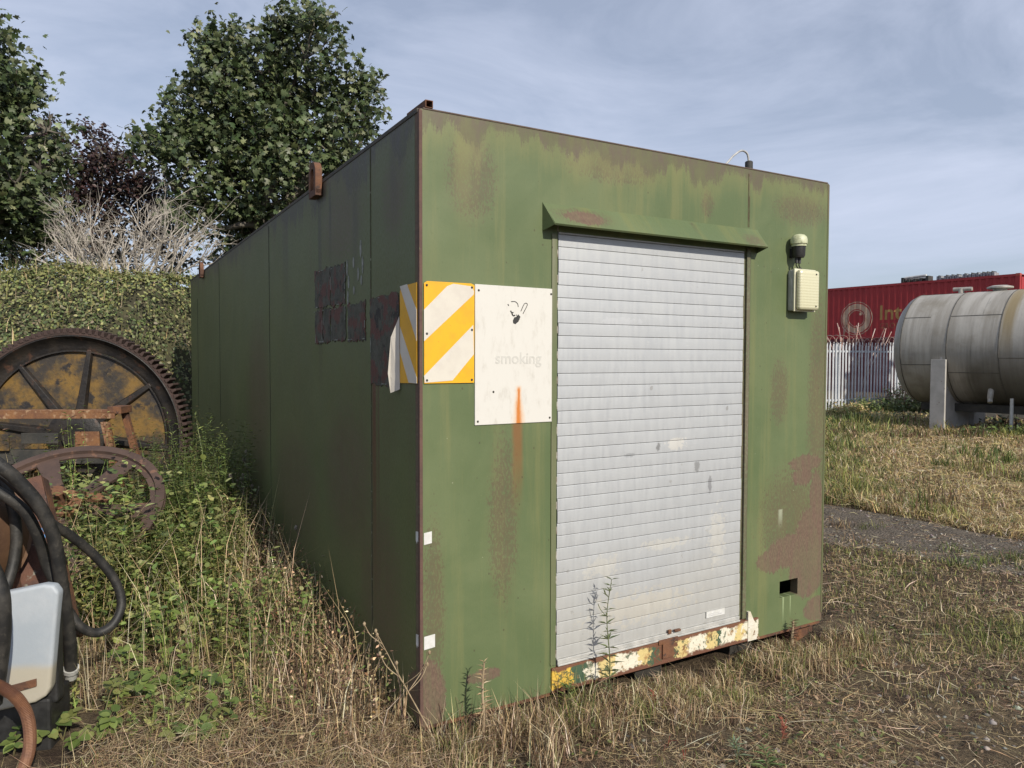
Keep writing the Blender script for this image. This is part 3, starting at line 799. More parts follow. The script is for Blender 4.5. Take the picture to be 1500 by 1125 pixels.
m = MB(); m.box(LX0 + .008, LX1 - .006, -.086, -.0525, LZ0 + .008, LZ1 - .008); m.build('lamp_lens', M_lens, lamp, bevel=.018, seg=3, smooth=40)
m = MB()
for zz_ in (LZ0 + .03, LZ1 - .03): m.lathe([(0, .004), (.004, .003), (.0055, -.002)], 8, Matrix.Translation((LX1 - .04, -.087, zz_)) @ Matrix.Rotation(R(90), 4, 'X'))
m.build('lamp_screws', M_darkmetal, lamp)
# photocell
m = MB(); m.lathe([(.040, 0), (.0405, .012), (.046, .014), (.046, .036), (.042, .052), (.03, .064), (.012, .069), (0, .070)], 24, Matrix.Translation((2.272, -.05, 2.198)))
M_dome = pmat('weathered_dome', (.40, .42, .26), (.52, .54, .36), 25, .45, bump=.1, c3=(.22, .24, .12), s3=30)
ph = m.build('light_sensor', M_dome, cab, smooth=40)
m = MB(); m.lathe([(0, -.062), (.028, -.062), (.034, -.05), (.036, 0), (.036, .0), (0, .0)], 20, Matrix.Translation((2.272, -.05, 2.198))); m.box(2.256, 2.288, -.03, -.0005, 2.14, 2.19)
for dx in (-.012, .012): m.tube([(2.272 + dx, -.045, 2.14), (2.272 + dx, -.045, 2.105)], .009, 8)
m.build('sensor_base', M_black, ph, smooth=40)
m = MB()
for dx, tx_ in ((-.012, 2.282), (.012, 2.305)): m.tube(catmull([(2.272 + dx, -.045, 2.105), (2.272 + dx, -.043, 2.095), (tx_, -.035, 2.08), (tx_, -.03, 2.06)], 5), .0035, 6)
m.tube([(2.305, -.03, 2.07), (2.305, -.03, 2.083)], .012, 8)
m.build('sensor_cable', M_black, ph)
# lifting lugs, roof tube, cable gland
def lug(v, z0, z1, wv=.15):
    hw = wv / 2
    mm = MB()
    out = [(v - hw, z0)] + [(v - hw * math.cos(t), z1 - hw + hw * math.sin(t)) for t in np.linspace(0, math.pi, 11)] + [(v + hw, z0)]
    inn = [(v + hw * .45, z0 + .03)] + [(v + hw * .45 * math.cos(t), z1 - hw + hw * .45 * math.sin(t)) for t in np.linspace(0, math.pi, 11)] + [(v - hw * .45, z0 + .03)]
    n = len(out)
    inn = inn[::-1]
    ring = out + inn
    vs = [(x, a_, b_) for x in (-.045, -.0045) for a_, b_ in ring]
    fs = []
    N2 = 2 * n
    for i in range(n - 1):
        fs += [(i, i + 1, n + i + 1, n + i), (N2 + i, N2 + n + i, N2 + n + i + 1, N2 + i + 1), (i, N2 + i, N2 + i + 1, i + 1), (n + i, n + i + 1, N2 + n + i + 1, N2 + n + i)]
    fs += [(0, n, N2 + n, N2), (n - 1, N2 + n - 1, N2 + 2 * n - 1, 2 * n - 1)]
    mm.add(vs, fs)
    mm.box(-.045, -.0045, v - hw, v + hw, z0 - .01, z0 + .03)
    return mm.build('lifting_lug', M_rust, cab, bevel=.003)
lug(1.515, 2.52, 2.715); lug(6.61, 2.52, 2.70)
m = MB()
t_ = .022
m.box(.024, .058, -.006, .20, H + .003, H + .006); m.box(.024, .058, -.006, .20, H + .031, H + .034); m.box(.024, .0275, -.006, .20, H + .006, H + .031); m.box(.0545, .058, -.006, .20, H + .006, H + .031)
m.build('roof_tube', M_rust, cab)
m = MB(); m.lathe([(0, 0), (.022, 0), (.022, .075), (.016, .08), (0, .08)], 12, Matrix.Translation((2.03, .10, H - .005))); gl = m.build('cable_gland', M_darkmetal, cab, smooth=40)
m = MB(); m.tube(catmull([(2.03, .10, H + .07), (2.015, .10, H + .115), (1.97, .10, H + .125), (1.91, .10, H + .09), (1.82, .11, H + .015), (1.7, .2, H + .0)], 6), .006, 8)
m.build('roof_cable', pmat('grey_cable', (.45, .45, .45), (.3, .3, .3), 20, .4), gl, smooth=True)
# skid blocks under the cabin
for u_ in (1.30, 1.98, 2.50, .35):
    m = MB(); m.box(u_ - .09, u_ + .09, .06, .5, -.15, -.001); m.build('skid_block', M_rust if u_ > 2 else M_void, cab, bevel=.004)
# ------------------------------------------------------------------ storage tank
S0 = Vector((10.15, 18.1, 1.88)); TA = R(52); TAX = Vector((math.cos(TA), -math.sin(TA), 0)); TR = 1.31; TLEN = 7.0
TYV = Vector((math.sin(TA), math.cos(TA), 0))           # away from the camera
tank = empty('storage_tank', (S0.x, S0.y, 0), -TA, 'big dull grey cylindrical steel tank lying on cradles by the palisade fence', 'storage tank')
# local: x along the axis (right, nearer), y away, z up
q = NT('weathered_tank_cladding'); o = q.xyz()
ang = q.math('ARCTAN2', q.math('SUBTRACT', o[2], 1.88), o[1])
pos = q.comb(o[0], q.math('MULTIPLY', ang, 1.3), 0.0)
st = q.noise(1.0, 6, .65, q.scale(q.P, (5, .4, .4))); st2 = q.noise(1.0, 6, .7, q.scale(q.P, (14, .8, .8))); bl = q.noise(1.1, 5, .6); fn = q.noise(30, 5, .7)
c = q.mix(q.ramp(st, .36, .64), (.31, .288, .25), (.43, .408, .365))
c = q.mix(q.math('MULTIPLY', q.ramp(st2, .55, .72), .6), c, (.10, .098, .088))
c = q.mix(q.math('MULTIPLY', q.ramp(bl, .5, .7), .5), c, (.17, .145, .10))
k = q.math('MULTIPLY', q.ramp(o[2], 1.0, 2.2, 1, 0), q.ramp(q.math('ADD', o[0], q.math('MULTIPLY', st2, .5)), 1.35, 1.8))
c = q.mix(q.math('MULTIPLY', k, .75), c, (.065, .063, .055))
k = q.math('MULTIPLY', q.ramp(q.math('ABSOLUTE', q.math('SUBTRACT', q.math('ADD', o[0], q.math('MULTIPLY', st2, .2)), 2.28)), .05, .17, 1, 0), q.ramp(o[2], 1.4, 2.6))
c = q.mix(q.math('MULTIPLY', k, .75), c, (.26, .19, .075))
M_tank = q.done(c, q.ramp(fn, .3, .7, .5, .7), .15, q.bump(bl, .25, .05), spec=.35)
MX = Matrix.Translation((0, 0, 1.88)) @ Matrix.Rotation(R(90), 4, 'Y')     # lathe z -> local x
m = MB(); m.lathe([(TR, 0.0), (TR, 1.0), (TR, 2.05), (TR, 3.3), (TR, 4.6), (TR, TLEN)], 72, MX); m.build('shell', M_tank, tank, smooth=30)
m = MB(); m.lathe([(TR - .002, .001), (TR - .05, -.10), (TR - .16, -.20), (TR * .65, -.33), (TR * .35, -.41), (0.0, -.44)], 72, MX); m.build('domed_end', M_tank, tank, smooth=60)
m = MB(); m.lathe([(TR - .002, TLEN - .001), (TR - .16, TLEN + .2), (TR * .65, TLEN + .33), (0.0, TLEN + .44)], 48, MX); m.build('domed_end', M_tank, tank, smooth=60)
M_tseam = pmat('tank_seam', (.075, .07, .06), (.13, .12, .10), 9, .7)
for xx in (.02, 1.02, 2.05, 3.30, 4.55, 5.8):
    m = MB(); m.lathe([(TR + .001, xx - .012), (TR + .007, xx - .009), (TR + .007, xx + .009), (TR + .001, xx + .012)], 72, MX); m.build('band_seam', M_tseam, tank, smooth=30)
for x0, x1, a_ in [(.03, 1.01, 100), (1.03, 2.04, 147), (.03, 1.01, 197), (1.03, 2.04, 205), (2.06, 3.29, 97), (2.06, 3.29, 190), (.03, .6, 147)]:
    y, z = TR * math.cos(R(a_)), 1.88 + TR * math.sin(R(a_)); n_ = Vector((0, math.cos(R(a_)), math.sin(R(a_))))
    t_ = Vector((0, -n_.z, n_.y)); p = Vector((x0, y, z)) + n_ * .001
    m = MB(); vs = [p + t_ * s for s in (-.008, .008)] + [p + n_ * .005 + t_ * s for s in (-.006, .006)]
    vs += [v + Vector((x1 - x0, 0, 0)) for v in vs]
    m.add(vs, [(0, 1, 3, 2), (4, 6, 7, 5), (0, 4, 5, 1), (2, 3, 7, 6), (0, 2, 6, 4), (1, 5, 7, 3)]); m.build('plate_seam', M_tseam, tank)
M_lid = pmat('pale_lid', (.42, .40, .36), (.30, .28, .24), 8, .6, metal=.1)
for xx, rr, hh in ((1.62, .26, .09), (3.0, .34, .10), (4.4, .36, .10)):
    m = MB(); m.lathe([(0, hh + .03), (rr * .6, hh + .03), (rr, hh), (rr, hh - .035), (rr * .55, hh - .04), (rr * .5, -.10)], 28, Matrix.Translation((xx, 0, 1.88 + TR))); hd = m.build('hatch', M_lid, tank, smooth=35)
m = MB(); m.tube([(.85, -.1, 1.88 + TR - .05), (.85, -.1, 1.88 + TR + .10)], .06, 10); m.tube([(.68, -.1, 1.88 + TR + .09), (1.08, -.1, 1.88 + TR + .08)], .045, 8); m.build('vent_pipe', M_lid, tank)
M_crad = pmat('grey_cradle_paint', (.44, .42, .395), (.36, .345, .32), 4, .75, c3=(.12, .07, .05), s3=9, t3=(.66, .7))
for xx in (.92, 5.3):
    m = MB(); m.box(xx - .19, xx + .12, -TR - .06, -TR + .01, .03, 1.62); m.build('cradle_post', M_crad, tank, bevel=.006)
    m = MB(); m.box(xx - .19, xx + .12, .30, .37, .03, .9); m.build('cradle_post', M_crad, tank, bevel=.006)
    pl = [(-TR + .011, .05), (TR - .011, .05)] + [(1.0 * (TR - .004) * math.cos(t), 1.88 + (TR - .004) * math.sin(t)) for t in np.linspace(R(-8), R(-172), 24)]
    m = MB(); vs = [(xx - .02, a_, b_) for a_, b_ in pl] + [(xx + .02, a_, b_) for a_, b_ in pl]; n = len(pl)
    m.add(vs, [tuple(range(n)), tuple(range(2 * n - 1, n - 1, -1))] + [(i, i + n, (i + 1) % n + n, (i + 1) % n) for i in range(n)]); m.build('cradle_web', M_crad, tank)
    m = MB(); m.box(xx - .25, xx + .2, -TR - .12, TR + .1, -.12, .029); m.build('cradle_foot', M_crad, tank)
m = MB(); m.box(.2, TLEN - .2, -.55, -.45, .42, .60); m.box(.2, TLEN - .2, .45, .55, .42, .60); m.build('skid_beam', M_darkmetal, tank)
M_white_pipe = pmat('white_pipe', (.58, .58, .55), (.45, .45, .42), 10, .6)
m = MB(); m.tube([(2.2, -.9, .78), (2.2, -.9, .05)], .035, 8); m.build('drain_pipe', M_white_pipe, tank)
m = MB(); m.tube([(2.42, -.75, .85), (2.42, -.75, .52)], .025, 8); m.build('drain_pipe', M_white_pipe, tank)
m = MB(); m.tube(catmull([(1.8, -.9, .98), (1.8, -.95, .78), (1.82, -1.0, .68)], 4), [.06] * 5 + [.05] * 4, 8); m.build('valve', M_lid, tank)

# concrete wall in the tank's shade
M_conc = pmat('stained_concrete', (.22, .215, .20), (.13, .128, .12), 2.4, .9, bump=.4, c3=(.08, .08, .075), s3=5, t3=(.52, .66))
cw = MB(); A = Vector((12.3, 19.6, 0)); d_ = Vector((.75, -.66, 0)).normalized(); n_ = Vector((.66, .75, 0))
cwo = empty('concrete_wall', A, math.atan2(d_.y, d_.x), 'low dark stained concrete block wall behind the tank legs', 'wall')
me0 = None
for j in range(3):
    for i in range(8):
        if me0 is None:
            m = MB(); m.box(0, .985, 0, .22, 0, .345); b_ = m.build('concrete_block', M_conc, cwo, bevel=.012); me0 = b_.data
        else: b_ = link('concrete_block', me0, cwo)
        b_.location = (i * 1.0 + (.5 if j % 2 else 0), random.uniform(-.012, .012), -.05 + j * .355)

# ------------------------------------------------------------------ red shipping containers
RD = Vector((4.9, -6.9, 0)).normalized(); RE = Vector((20.95, 30.4, 0)); RL = 12.19
RO = RE - RD * RL; RAZ = math.atan2(RD.y, RD.x)       # local x along the side towards the near end, local -y faces the camera
def corr(x):
    t = (x % .28) / .28
    if t < .26: return 0.0
    if t < .5: return (t - .26) / .24 * .04
    if t < .76: return .04
    return (1 - t) / .24 * .04
CB = sorted([k * .28 + f * .28 for k in range(0, 44) for f in (0, .26, .5, .76)])
def cargo(name, z0, mat, label, hgt_=2.59):
    r = empty(name, (RO.x, RO.y, z0), RAZ, label, 'shipping container', 'stacked red shipping containers')
    wd = 2.44
    def wall(y_, sgn, nm):
        mm = MB(); xs = [x for x in CB if .15 <= x <= RL - .15]; xs = [.15] + xs + [RL - .15]; n = len(xs)
        vs = [(x, y_ + sgn * corr(x), .15) for x in xs] + [(x, y_ + sgn * corr(x), hgt_ - .13) for x in xs]
        mm.add(vs, [(i, i + 1, n + i + 1, n + i) for i in range(n - 1)])
        return mm.build(nm, mat, r, norm=False)
    w_ = wall(.012, 1, 'side_panel'); wall(wd - .012, -1, 'side_panel')
    mm = MB(); mm.box(.01, RL - .01, .0, .06, hgt_ - .13, hgt_ - .02); mm.box(.01, RL - .01, wd - .06, wd, hgt_ - .13, hgt_ - .02); mm.build('top_rail', mat, r)['kind'] = 'stuff'
    mm = MB(); mm.box(.01, RL - .01, .0, .06, .0, .15); mm.box(.01, RL - .01, wd - .06, wd, .0, .15); mm.build('bottom_rail', mat, r)['kind'] = 'stuff'
    mm = MB(); mm.box(.02, RL - .02, .061, wd - .061, hgt_ - .06, hgt_ - .03); mm.build('roof', mat, r)
    mm = MB(); mm.box(.02, RL - .02, .061, wd - .061, .05, .14); mm.build('floor', mat, r)
    for x in (.0, RL - .16):
        for y in (0, wd - .16):
            mm = MB(); mm.box(x, x + .16, y, y + .16, .125, hgt_ - .125); mm.build('corner_post', mat, r)
            for z in (0, hgt_ - .12):
                mm = MB(); mm.box(x - .004, x + .166, y - .006, y + .166, z, z + .12); mm.build('corner_casting', M_cast, r, bevel=.012)
    mm = MB(); mm.box(RL - .05, RL + .01, .17, wd / 2 - .01, .16, hgt_ - .14); mm.build('end_door', mat, r)
    mm = MB(); mm.box(RL - .05, RL + .01, wd / 2 + .01, wd - .17, .16, hgt_ - .14); mm.build('end_door', mat, r)
    mm = MB(); mm.box(-.0, .05, .17, wd - .17, .16, hgt_ - .14); mm.build('end_panel', mat, r)
    return r
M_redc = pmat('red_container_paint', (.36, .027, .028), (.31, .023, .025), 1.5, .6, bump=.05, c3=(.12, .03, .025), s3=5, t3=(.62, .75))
M_redshade = pmat('shaded_red_container_paint', (.12, .02, .024), (.09, .016, .02), 1.5, .65, bump=.05)  # container red darkened to stand in for the shadow on the lower box
M_cast = pmat('orange_corner_casting', (.40, .075, .045), (.32, .06, .04), 5, .6)
cargo('shipping_container', 0.0, M_redshade, 'red container with shade put into its colour, under the lettered one behind the fence')
up = cargo('shipping_container', 2.592, M_redc, 'upper bright red corrugated container with ring emblem and pale lettering')
def sidept(px, py):
    x, y = px - 750, py - 562.5
    X = math.cos(ROLL) * x + math.sin(ROLL) * y; Yd = -math.sin(ROLL) * x + math.cos(ROLL) * y
    d = Vector((X / F_PX, math.cos(PITCH) - Yd / F_PX * math.sin(PITCH), -math.sin(PITCH) - Yd / F_PX * math.cos(PITCH)))
    n = Vector((-RD.y, RD.x, 0)); t = (RO - Vector((0, 0, CAM_Z))).dot(n) / d.dot(n)
    P = Vector((0, 0, CAM_Z)) + d * t
    return (P - RO).dot(RD), P.z - 2.592
def on_corrugation(me, mat, nm):
    """bend flat print (x,z) onto the corrugated side of the upper container"""
    bm = bmesh.new(); bm.from_mesh(me)
    x0 = min(v.co.x for v in bm.verts); x1 = max(v.co.x for v in bm.verts)
    for x in CB:
        if x0 < x < x1:
            bmesh.ops.bisect_plane(bm, geom=bm.verts[:] + bm.edges[:] + bm.faces[:], plane_co=(x, 0, 0), plane_no=(1, 0, 0))
    for v in bm.verts: v.co.y = .012 + corr(v.co.x) - .004
    me2 = bpy.data.meshes.new(nm); bm.to_mesh(me2); bm.free()
    me2.materials.append(mat)
    return link(nm, me2, up)
M_print = pmat('pale_cream_print', (.52, .38, .27), (.44, .28, .19), 6, .7)
M_gold = pmat('faded_gold_print', (.46, .27, .085), (.38, .21, .07), 6, .7)
M_goldd = pmat('worn_gold_print', (.33, .15, .06), (.22, .06, .04), 9, .7, lo=.4, hi=.6)
cx_, cz_ = sidept(1254, 466.5); _, zt_ = sidept(1254, 442); rr_ = zt_ - cz_
def ring(r0, r1, n=48):
    me = bpy.data.meshes.new('ring'); vs = [(cx_ + r * math.cos(2 * math.pi * i / n), 0, cz_ + r * math.sin(2 * math.pi * i / n)) for r in (r0, r1) for i in range(n)]
    me.from_pydata(vs, [], [(i, (i + 1) % n, n + (i + 1) % n, n + i) for i in range(n)]); return me
on_corrugation(ring(rr_ * .96, rr_ * 1.0), M_print, 'emblem_ring')
on_corrugation(ring(rr_ * .56, rr_ * .88), M_print, 'emblem_ring')
on_corrugation(ring(rr_ * .46, rr_ * .50), M_print, 'emblem_ring')
me = bpy.data.meshes.new('dot'); me.from_pydata([(cx_ + rr_ * .26 + rr_ * .09 * math.cos(t), 0, cz_ + rr_ * .26 + rr_ * .09 * math.sin(t)) for t in np.linspace(0, 6.28, 13)[:-1]], [], [tuple(range(12))]); on_corrugation(me, M_print, 'emblem_dot')
def put_text(body, pxl, pyt, pxr, pyb, mat, off, nm='lettering'):
    xa, za = sidept(pxl, pyb); xb, zb = sidept(pxr, pyt)
    me = text_mesh(body, 1.0, 0, off, 'LEFT')
    mx = [v.co.x for v in me.vertices]; my = [v.co.y for v in me.vertices]
    cap = max(my)
    for v in me.vertices:
        x, y = v.co.x, v.co.y
        v.co = (xa + (x - min(mx)) / (max(mx) - min(mx)) * (xb - xa), 0, za + y / cap * (zb - za))
    return on_corrugation(me, mat, nm)
put_text('Inter', 1288, 444, 1350, 468, M_gold, .022)
put_text('GROUP', 1288, 472, 1325, 481, M_goldd, .004)
# odds and ends lying on its roof
M_rblk = pmat('grey_roof_bundle', (.30, .31, .33), (.17, .17, .18), 14, .7)
for k, (pxa, pxb) in enumerate([(1371, 1378), (1382, 1389), (1390, 1397), (1398, 1404), (1409, 1416), (1417, 1428), (1429, 1433), (1435, 1442), (1443, 1447), (1448, 1456)]):
    xa, _ = sidept(pxa, 402); xb, _ = sidept(pxb, 402)
    o_ = empty('roof_bundle', RO + RD * xa + Vector((0, 0, 2.592 + 2.57)), RAZ)
    ww = xb - xa
    m = MB(); m.box(0, ww, .05, .5, .0, .17 + random.uniform(-.03, .02)); bb = m.build('bundle', M_rblk, o_, bevel=.015)
    m = MB(); m.box(ww * .45, ww * .55, .04, .51, -.005, .205); m.build('strap', M_darkmetal, o_)
    nth = ['leftmost', 'second', 'third', 'fourth', 'fifth', 'sixth', 'seventh', 'eighth', 'ninth', 'rightmost'][k]
    tag(o_, nth + (' of the' if k in (0, 9) else ' from the left of the') + ' small grey bundles on the red container roof', 'bundle', 'grey bundles on the container roof')
xa, _ = sidept(1317, 410); xb, _ = sidept(1358, 407)
o_ = empty('pipe_bundle', RO + RD * xa + Vector((0, 0, 2.592 + 2.57)), RAZ, 'pale metal frame with loose ends lying on the red container roof', 'metal frame')
LL = xb - xa
m = MB(); m.tube([(.2, .15, .22), (LL - .1, .15, .26)], .06, 8); m.build('long_tube', pmat('pale_metal', (.6, .6, .58), (.4, .4, .4), 5, .5), o_)
m = MB(); m.tube([(.0, .3, .12), (LL, .3, .14)], .07, 8); m.build('long_tube', M_rblk, o_)
for k in range(5):
    x = LL * (.05 + .22 * k); m = MB(); m.box(x, x + .12, .05, .5, .0, .24 if k in (0, 4) else .15); m.build('bracket', M_darkmetal, o_, bevel=.01)

# ------------------------------------------------------------------ palisade fence
FA = Vector((9.45, 21.93, 0)); FB = Vector((12.7, 23.48, 0)); FD = (FB - FA).normalized()
FO = FA - FD * 3.2
fence = empty('palisade_fence', FO, math.atan2(FD.y, FD.x), 'pale galvanised palisade fence topped with coiled razor wire', 'fence')
M_pal = pmat('galvanised_pale', (.60, .62, .64), (.48, .50, .53), 3, .55, metal=.15)
me0 = None
for i in range(84):
    if me0 is None:
        m = MB(); w2 = .034
        pf = [(-w2, .0), (-.014, -.018), (.014, -.018), (w2, .0)]
        tops = [1.98, 2.12, 2.12, 1.98]
        vs = [(x, y, .05) for x, y in pf] + [(x, y, t) for (x, y), t in zip(pf, tops)] + [(x * .86, y + .004, .05) for x, y in pf] + [(x * .86, y + .004, t - .002) for (x, y), t in zip(pf, tops)]
        fs = [(k, k + 1, k + 5, k + 4) for k in range(3)] + [(k + 8, k + 12, k + 13, k + 9) for k in range(3)] + [(0, 4, 12, 8), (3, 11, 15, 7)] + [(k + 4, k + 5, k + 13, k + 12) for k in range(3)]
        m.add(vs, fs); o_ = m.build('pale', M_pal, fence); me0 = o_.data
    else: o_ = link('pale', me0, fence)
    o_.location = (.07 + i * .138, -.025 + random.uniform(-.004, .004), random.uniform(-.02, .02)); o_.rotation_euler = (0, random.uniform(-.008, .008), 0)
for z in (.35, 1.82):
    m = MB(); m.box(0, 11.7, -.002, .04, z, z + .055); m.build('rail', M_pal, fence)
for x in (.9, 3.65, 6.4, 9.15, 11.6):
    m = MB(); m.box(x - .05, x + .05, .042, .10, -.2, 2.1); m.build('post', M_pal, fence)
M_wire = pmat('rusty_razor_wire', (.38, .30, .27), (.28, .13, .09), 5, .6, metal=.2)
m = MB(); pts = []
for i in range(900):
    a_ = i * .31; x = i / 900 * 11.6
    pts.append((x, .16 * math.cos(a_) + .05 * math.sin(x * 3), 2.17 + .13 * math.sin(a_) + .03 * math.sin(x * 2.2)))
m.tube(pts, .009, 4, caps=False)
rw = m.build('razor_wire', M_wire, fence, norm=False)

# ------------------------------------------------------------------ rusty machinery on the left
GC = Vector((-4.04, 6.8, .90)); GR = 1.0
gear = empty('gear_wheel', (GC.x, GC.y, GC.z - GR), R(8), 'huge black toothed gear wheel with ochre stained plates between its spokes', 'gear wheel')
ML = Matrix.Translation((0, 0, GR)) @ Matrix.Rotation(R(90), 4, 'X')      # lathe z -> local -y (towards the camera)
M_gblack = pmat('greasy_black_iron', (.009, .008, .008), (.026, .021, .017), 7, .5, bump=.35, c3=(.07, .035, .022), s3=9, t3=(.56, .7))
M_grust = pmat('gear_rim_rust', (.062, .036, .030), (.035, .022, .018), 10, .8, bump=.5)
q = NT('ochre_grease_plate'); n1 = q.noise(2.4, 6, .65); n2 = q.noise(16, 6, .7); n3 = q.noise(5, 5, .65, q.scale(q.P, (1, 1, 1), (3, 1, 2)))
c = q.mix(q.ramp(n1, .44, .60), (.040, .034, .029), (.185, .11, .030)); c = q.mix(q.ramp(n2, .5, .66), c, (.10, .07, .03)); c = q.mix(q.ramp(n3, .56, .64), c, (.025, .022, .022)); c = q.mix(q.math('MULTIPLY', q.ramp(n2, .66, .72), .5), c, (.30, .22, .12))
M_ochre = q.done(c, .55, 0, q.bump(n2, .6, .01), spec=.4)
m = MB(); m.lathe([(.936, .10), (.958, .10), (.958, -.08), (.936, -.08), (.936, .10)], 96, ML); rim = m.build('rim', M_grust, gear, smooth=30)
m = MB(); m.lathe([(.9355, .095), (.925, .098), (.90, .06), (.85, .03), (.83, .028), (.80, .02), (.80, -.03), (.9355, -.05)], 96, ML); m.build('inner_rim', M_gblack, gear, smooth=30)
m = MB(); m.lathe([(.80, .035), (.785, .035), (.785, .0)], 96, ML); m.build('bead', M_gblack, gear, smooth=30)
NTH = 112; tm = None
for i in range(NTH):
    if tm is None:
        m = MB(); m.prism([(-.019, .948), (.019, .948), (.010, 1.0), (-.010, 1.0)], -.10, .08); o_ = m.build('tooth', M_grust, gear, bevel=.003, seg=1); tm = o_.data
    else: o_ = link('tooth', tm, gear)
    o_.location = (0, 0, GR); o_.rotation_euler = (0, 2 * math.pi * i / NTH, 0)
for i in range(8):
    a0 = R(45 * i + 36 + 2); a1 = R(45 * i + 81 - 2)
    pl = [(.24 * math.cos(a), .24 * math.sin(a) + GR) for a in np.linspace(a0 + .1, a1 - .1, 8)] + [(.79 * math.cos(a), .79 * math.sin(a) + GR) for a in np.linspace(a1, a0, 16)]
    m = MB(); m.prism(pl, .0, .03); m.build('web_plate', M_ochre, gear)
    a = R(45 * i + 36); d_ = Vector((math.cos(a), 0, math.sin(a))); s_ = Vector((-math.sin(a), 0, math.cos(a)))
    m = MB(); vs = []
    for rr, ww, yy in ((.2, .055, -.045), (.81, .03, -.035)):
        for sgn, y in ((-1, .0), (-.6, yy), (.6, yy), (1, .0)): vs.append(Vector((0, y, GR)) + d_ * rr + s_ * ww * sgn)
    m.add(vs, [(0, 1, 5, 4), (1, 2, 6, 5), (2, 3, 7, 6), (0, 3, 2, 1), (4, 5, 6, 7), (0, 4, 7, 3)]); m.build('spoke', M_gblack, gear, bevel=.006)
m = MB(); m.lathe([(0, .12), (.09, .12), (.10, .10), (.11, .07), (.20, .06), (.25, .04), (.26, -.03)], 40, ML); m.build('hub', M_gblack, gear, smooth=35)

# frame in front of the gear
fr = empty('machine_frame', (-3.75, 6.15, 0), R(4), 'orange rusted steel frame standing before the big gear wheel', 'machine frame')
zt = 1.18
m = MB(); m.box(-1.3, .42, -.05, .05, zt - .012, zt + .012); m.box(-1.3, .42, -.05, -.038, zt - .06, zt - .012); m.build('top_channel', M_rustlite, fr, bevel=.003)
m = MB(); m.prism([(.30, zt - .09), (.36, zt - .09), (.52, .3), (.45, .3)], -.05, .0); m.build('brace', M_rustlite, fr, bevel=.003)
m = MB(); m.prism([(.40, zt - .02), (.45, zt - .02), (.66, .3), (.60, .3)], .10, .15); m.build('brace', M_rust, fr, bevel=.003)
m = MB(); m.box(.36, .47, -.05, .16, zt - .02, zt + .04); m.build('joint_block', M_rust, fr, bevel=.004)
for x0, x1, z0, z1, mt in [(-.72, -.50, .84, .98, M_ochre), (.04, .24, .80, 1.0, M_rustlite), (-1.25, -.95, .5, .95, M_rust), (-.4, -.1, .9, .99, M_darkmetal)]:
    m = MB(); m.box(x0, x1, .06, .075, z0, z1); m.build('bracket_plate', mt, fr, bevel=.003)
m = MB(); m.box(-1.3, .3, .10, .2, .72, .84); m.build('cross_beam', M_darkmetal, fr, bevel=.004)
m = MB(); m.box(-1.05, -.97, -.0, .08, .0, zt - .02); m.build('frame_leg', M_rust, fr, bevel=.004)
m = MB(); m.box(.30, .36, .0, .06, -.1, .5); m.build('frame_leg', M_rust, fr, bevel=.004)

# tilted pulley wheel
PC = Vector((-3.02, 4.9, .60)); PRD = .62
pul = empty('pulley_wheel', (PC.x, PC.y, 0), 0, 'leaning rusty brown spoked wheel with grass growing through it', 'pulley wheel')
pn = Vector((.10, -.55, .82)).normalized()
MPq = Matrix.Translation((0, 0, PC.z)) @ pn.to_track_quat('Z', 'Y').to_matrix().to_4x4()
M_prust = pmat('brown_iron', (.082, .050, .038), (.058, .036, .029), 6, .75, bump=.35, c3=(.16, .085, .055), s3=14, t3=(.56, .7))
m = MB(); m.lathe([(PRD, .035), (PRD + .012, .03), (PRD + .012, .012), (PRD - .012, .0), (PRD + .012, -.012), (PRD + .012, -.03), (PRD, -.035), (PRD - .045, -.033), (PRD - .05, -.008), (PRD - .085, -.006), (PRD - .085, .006), (PRD - .05, .008), (PRD - .045, .033), (PRD, .035)], 72, MPq); m.build('rim', M_prust, pul, smooth=40)
for i in range(6):
    a = R(60 * i + 33 + 24)
    d_ = Vector((math.cos(a), math.sin(a), 0)); s_ = Vector((-math.sin(a), math.cos(a), 0)); vs = []
    for r_, w_, t_ in ((.10, .055, .02), (PRD * .5, .048, .016), (PRD - .07, .075, .012)):
        for sg, zz in ((-1, -t_), (1, -t_), (1, t_), (-1, t_)): vs.append(d_ * r_ + s_ * w_ * sg + Vector((0, 0, zz)))
    fs = [(0, 3, 2, 1), (8, 9, 10, 11)]
    for j in (0, 4):
        for k in range(4): fs.append((j + k, j + (k + 1) % 4, j + 4 + (k + 1) % 4, j + 4 + k))
    m = MB(); m.add(vs, fs, MPq); m.build('spoke', M_prust, pul, bevel=.006)
m = MB(); m.lathe([(0, .05), (.10, .05), (.125, .03), (.125, -.03), (.10, -.05), (0, -.05)], 32, MPq); m.build('hub', M_prust, pul, smooth=35)
# bearing block on the hub
MB2 = MPq @ Matrix.Translation((0, 0, .05)) @ Matrix.Rotation(R(-8), 4, 'Z')
m = MB(); m.box(-.115, .125, -.10, .12, .0, .035, MB2); br_ = m.build('bearing_block', M_rustlite, pul, bevel=.006)
m = MB(); m.box(-.26, -.118, .03, .10, .0, .03, MB2); m.build('bearing_strap', M_rustlite, pul, bevel=.004)
m = MB(); m.box(.128, .29, .05, .11, .0, .03, MB2); m.build('bearing_strap', M_rustlite, pul, bevel=.004)
m = MB(); m.lathe([(.085, .036), (.088, .055), (.078, .058), (.070, .04)], 28, MB2); m.build('collar', M_rustlite, br_, smooth=40)
m = MB(); m.lathe([(0, .14), (.048, .14), (.053, .135), (.053, .036)], 24, MB2); m.build('axle_end', M_rust, br_, smooth=40)

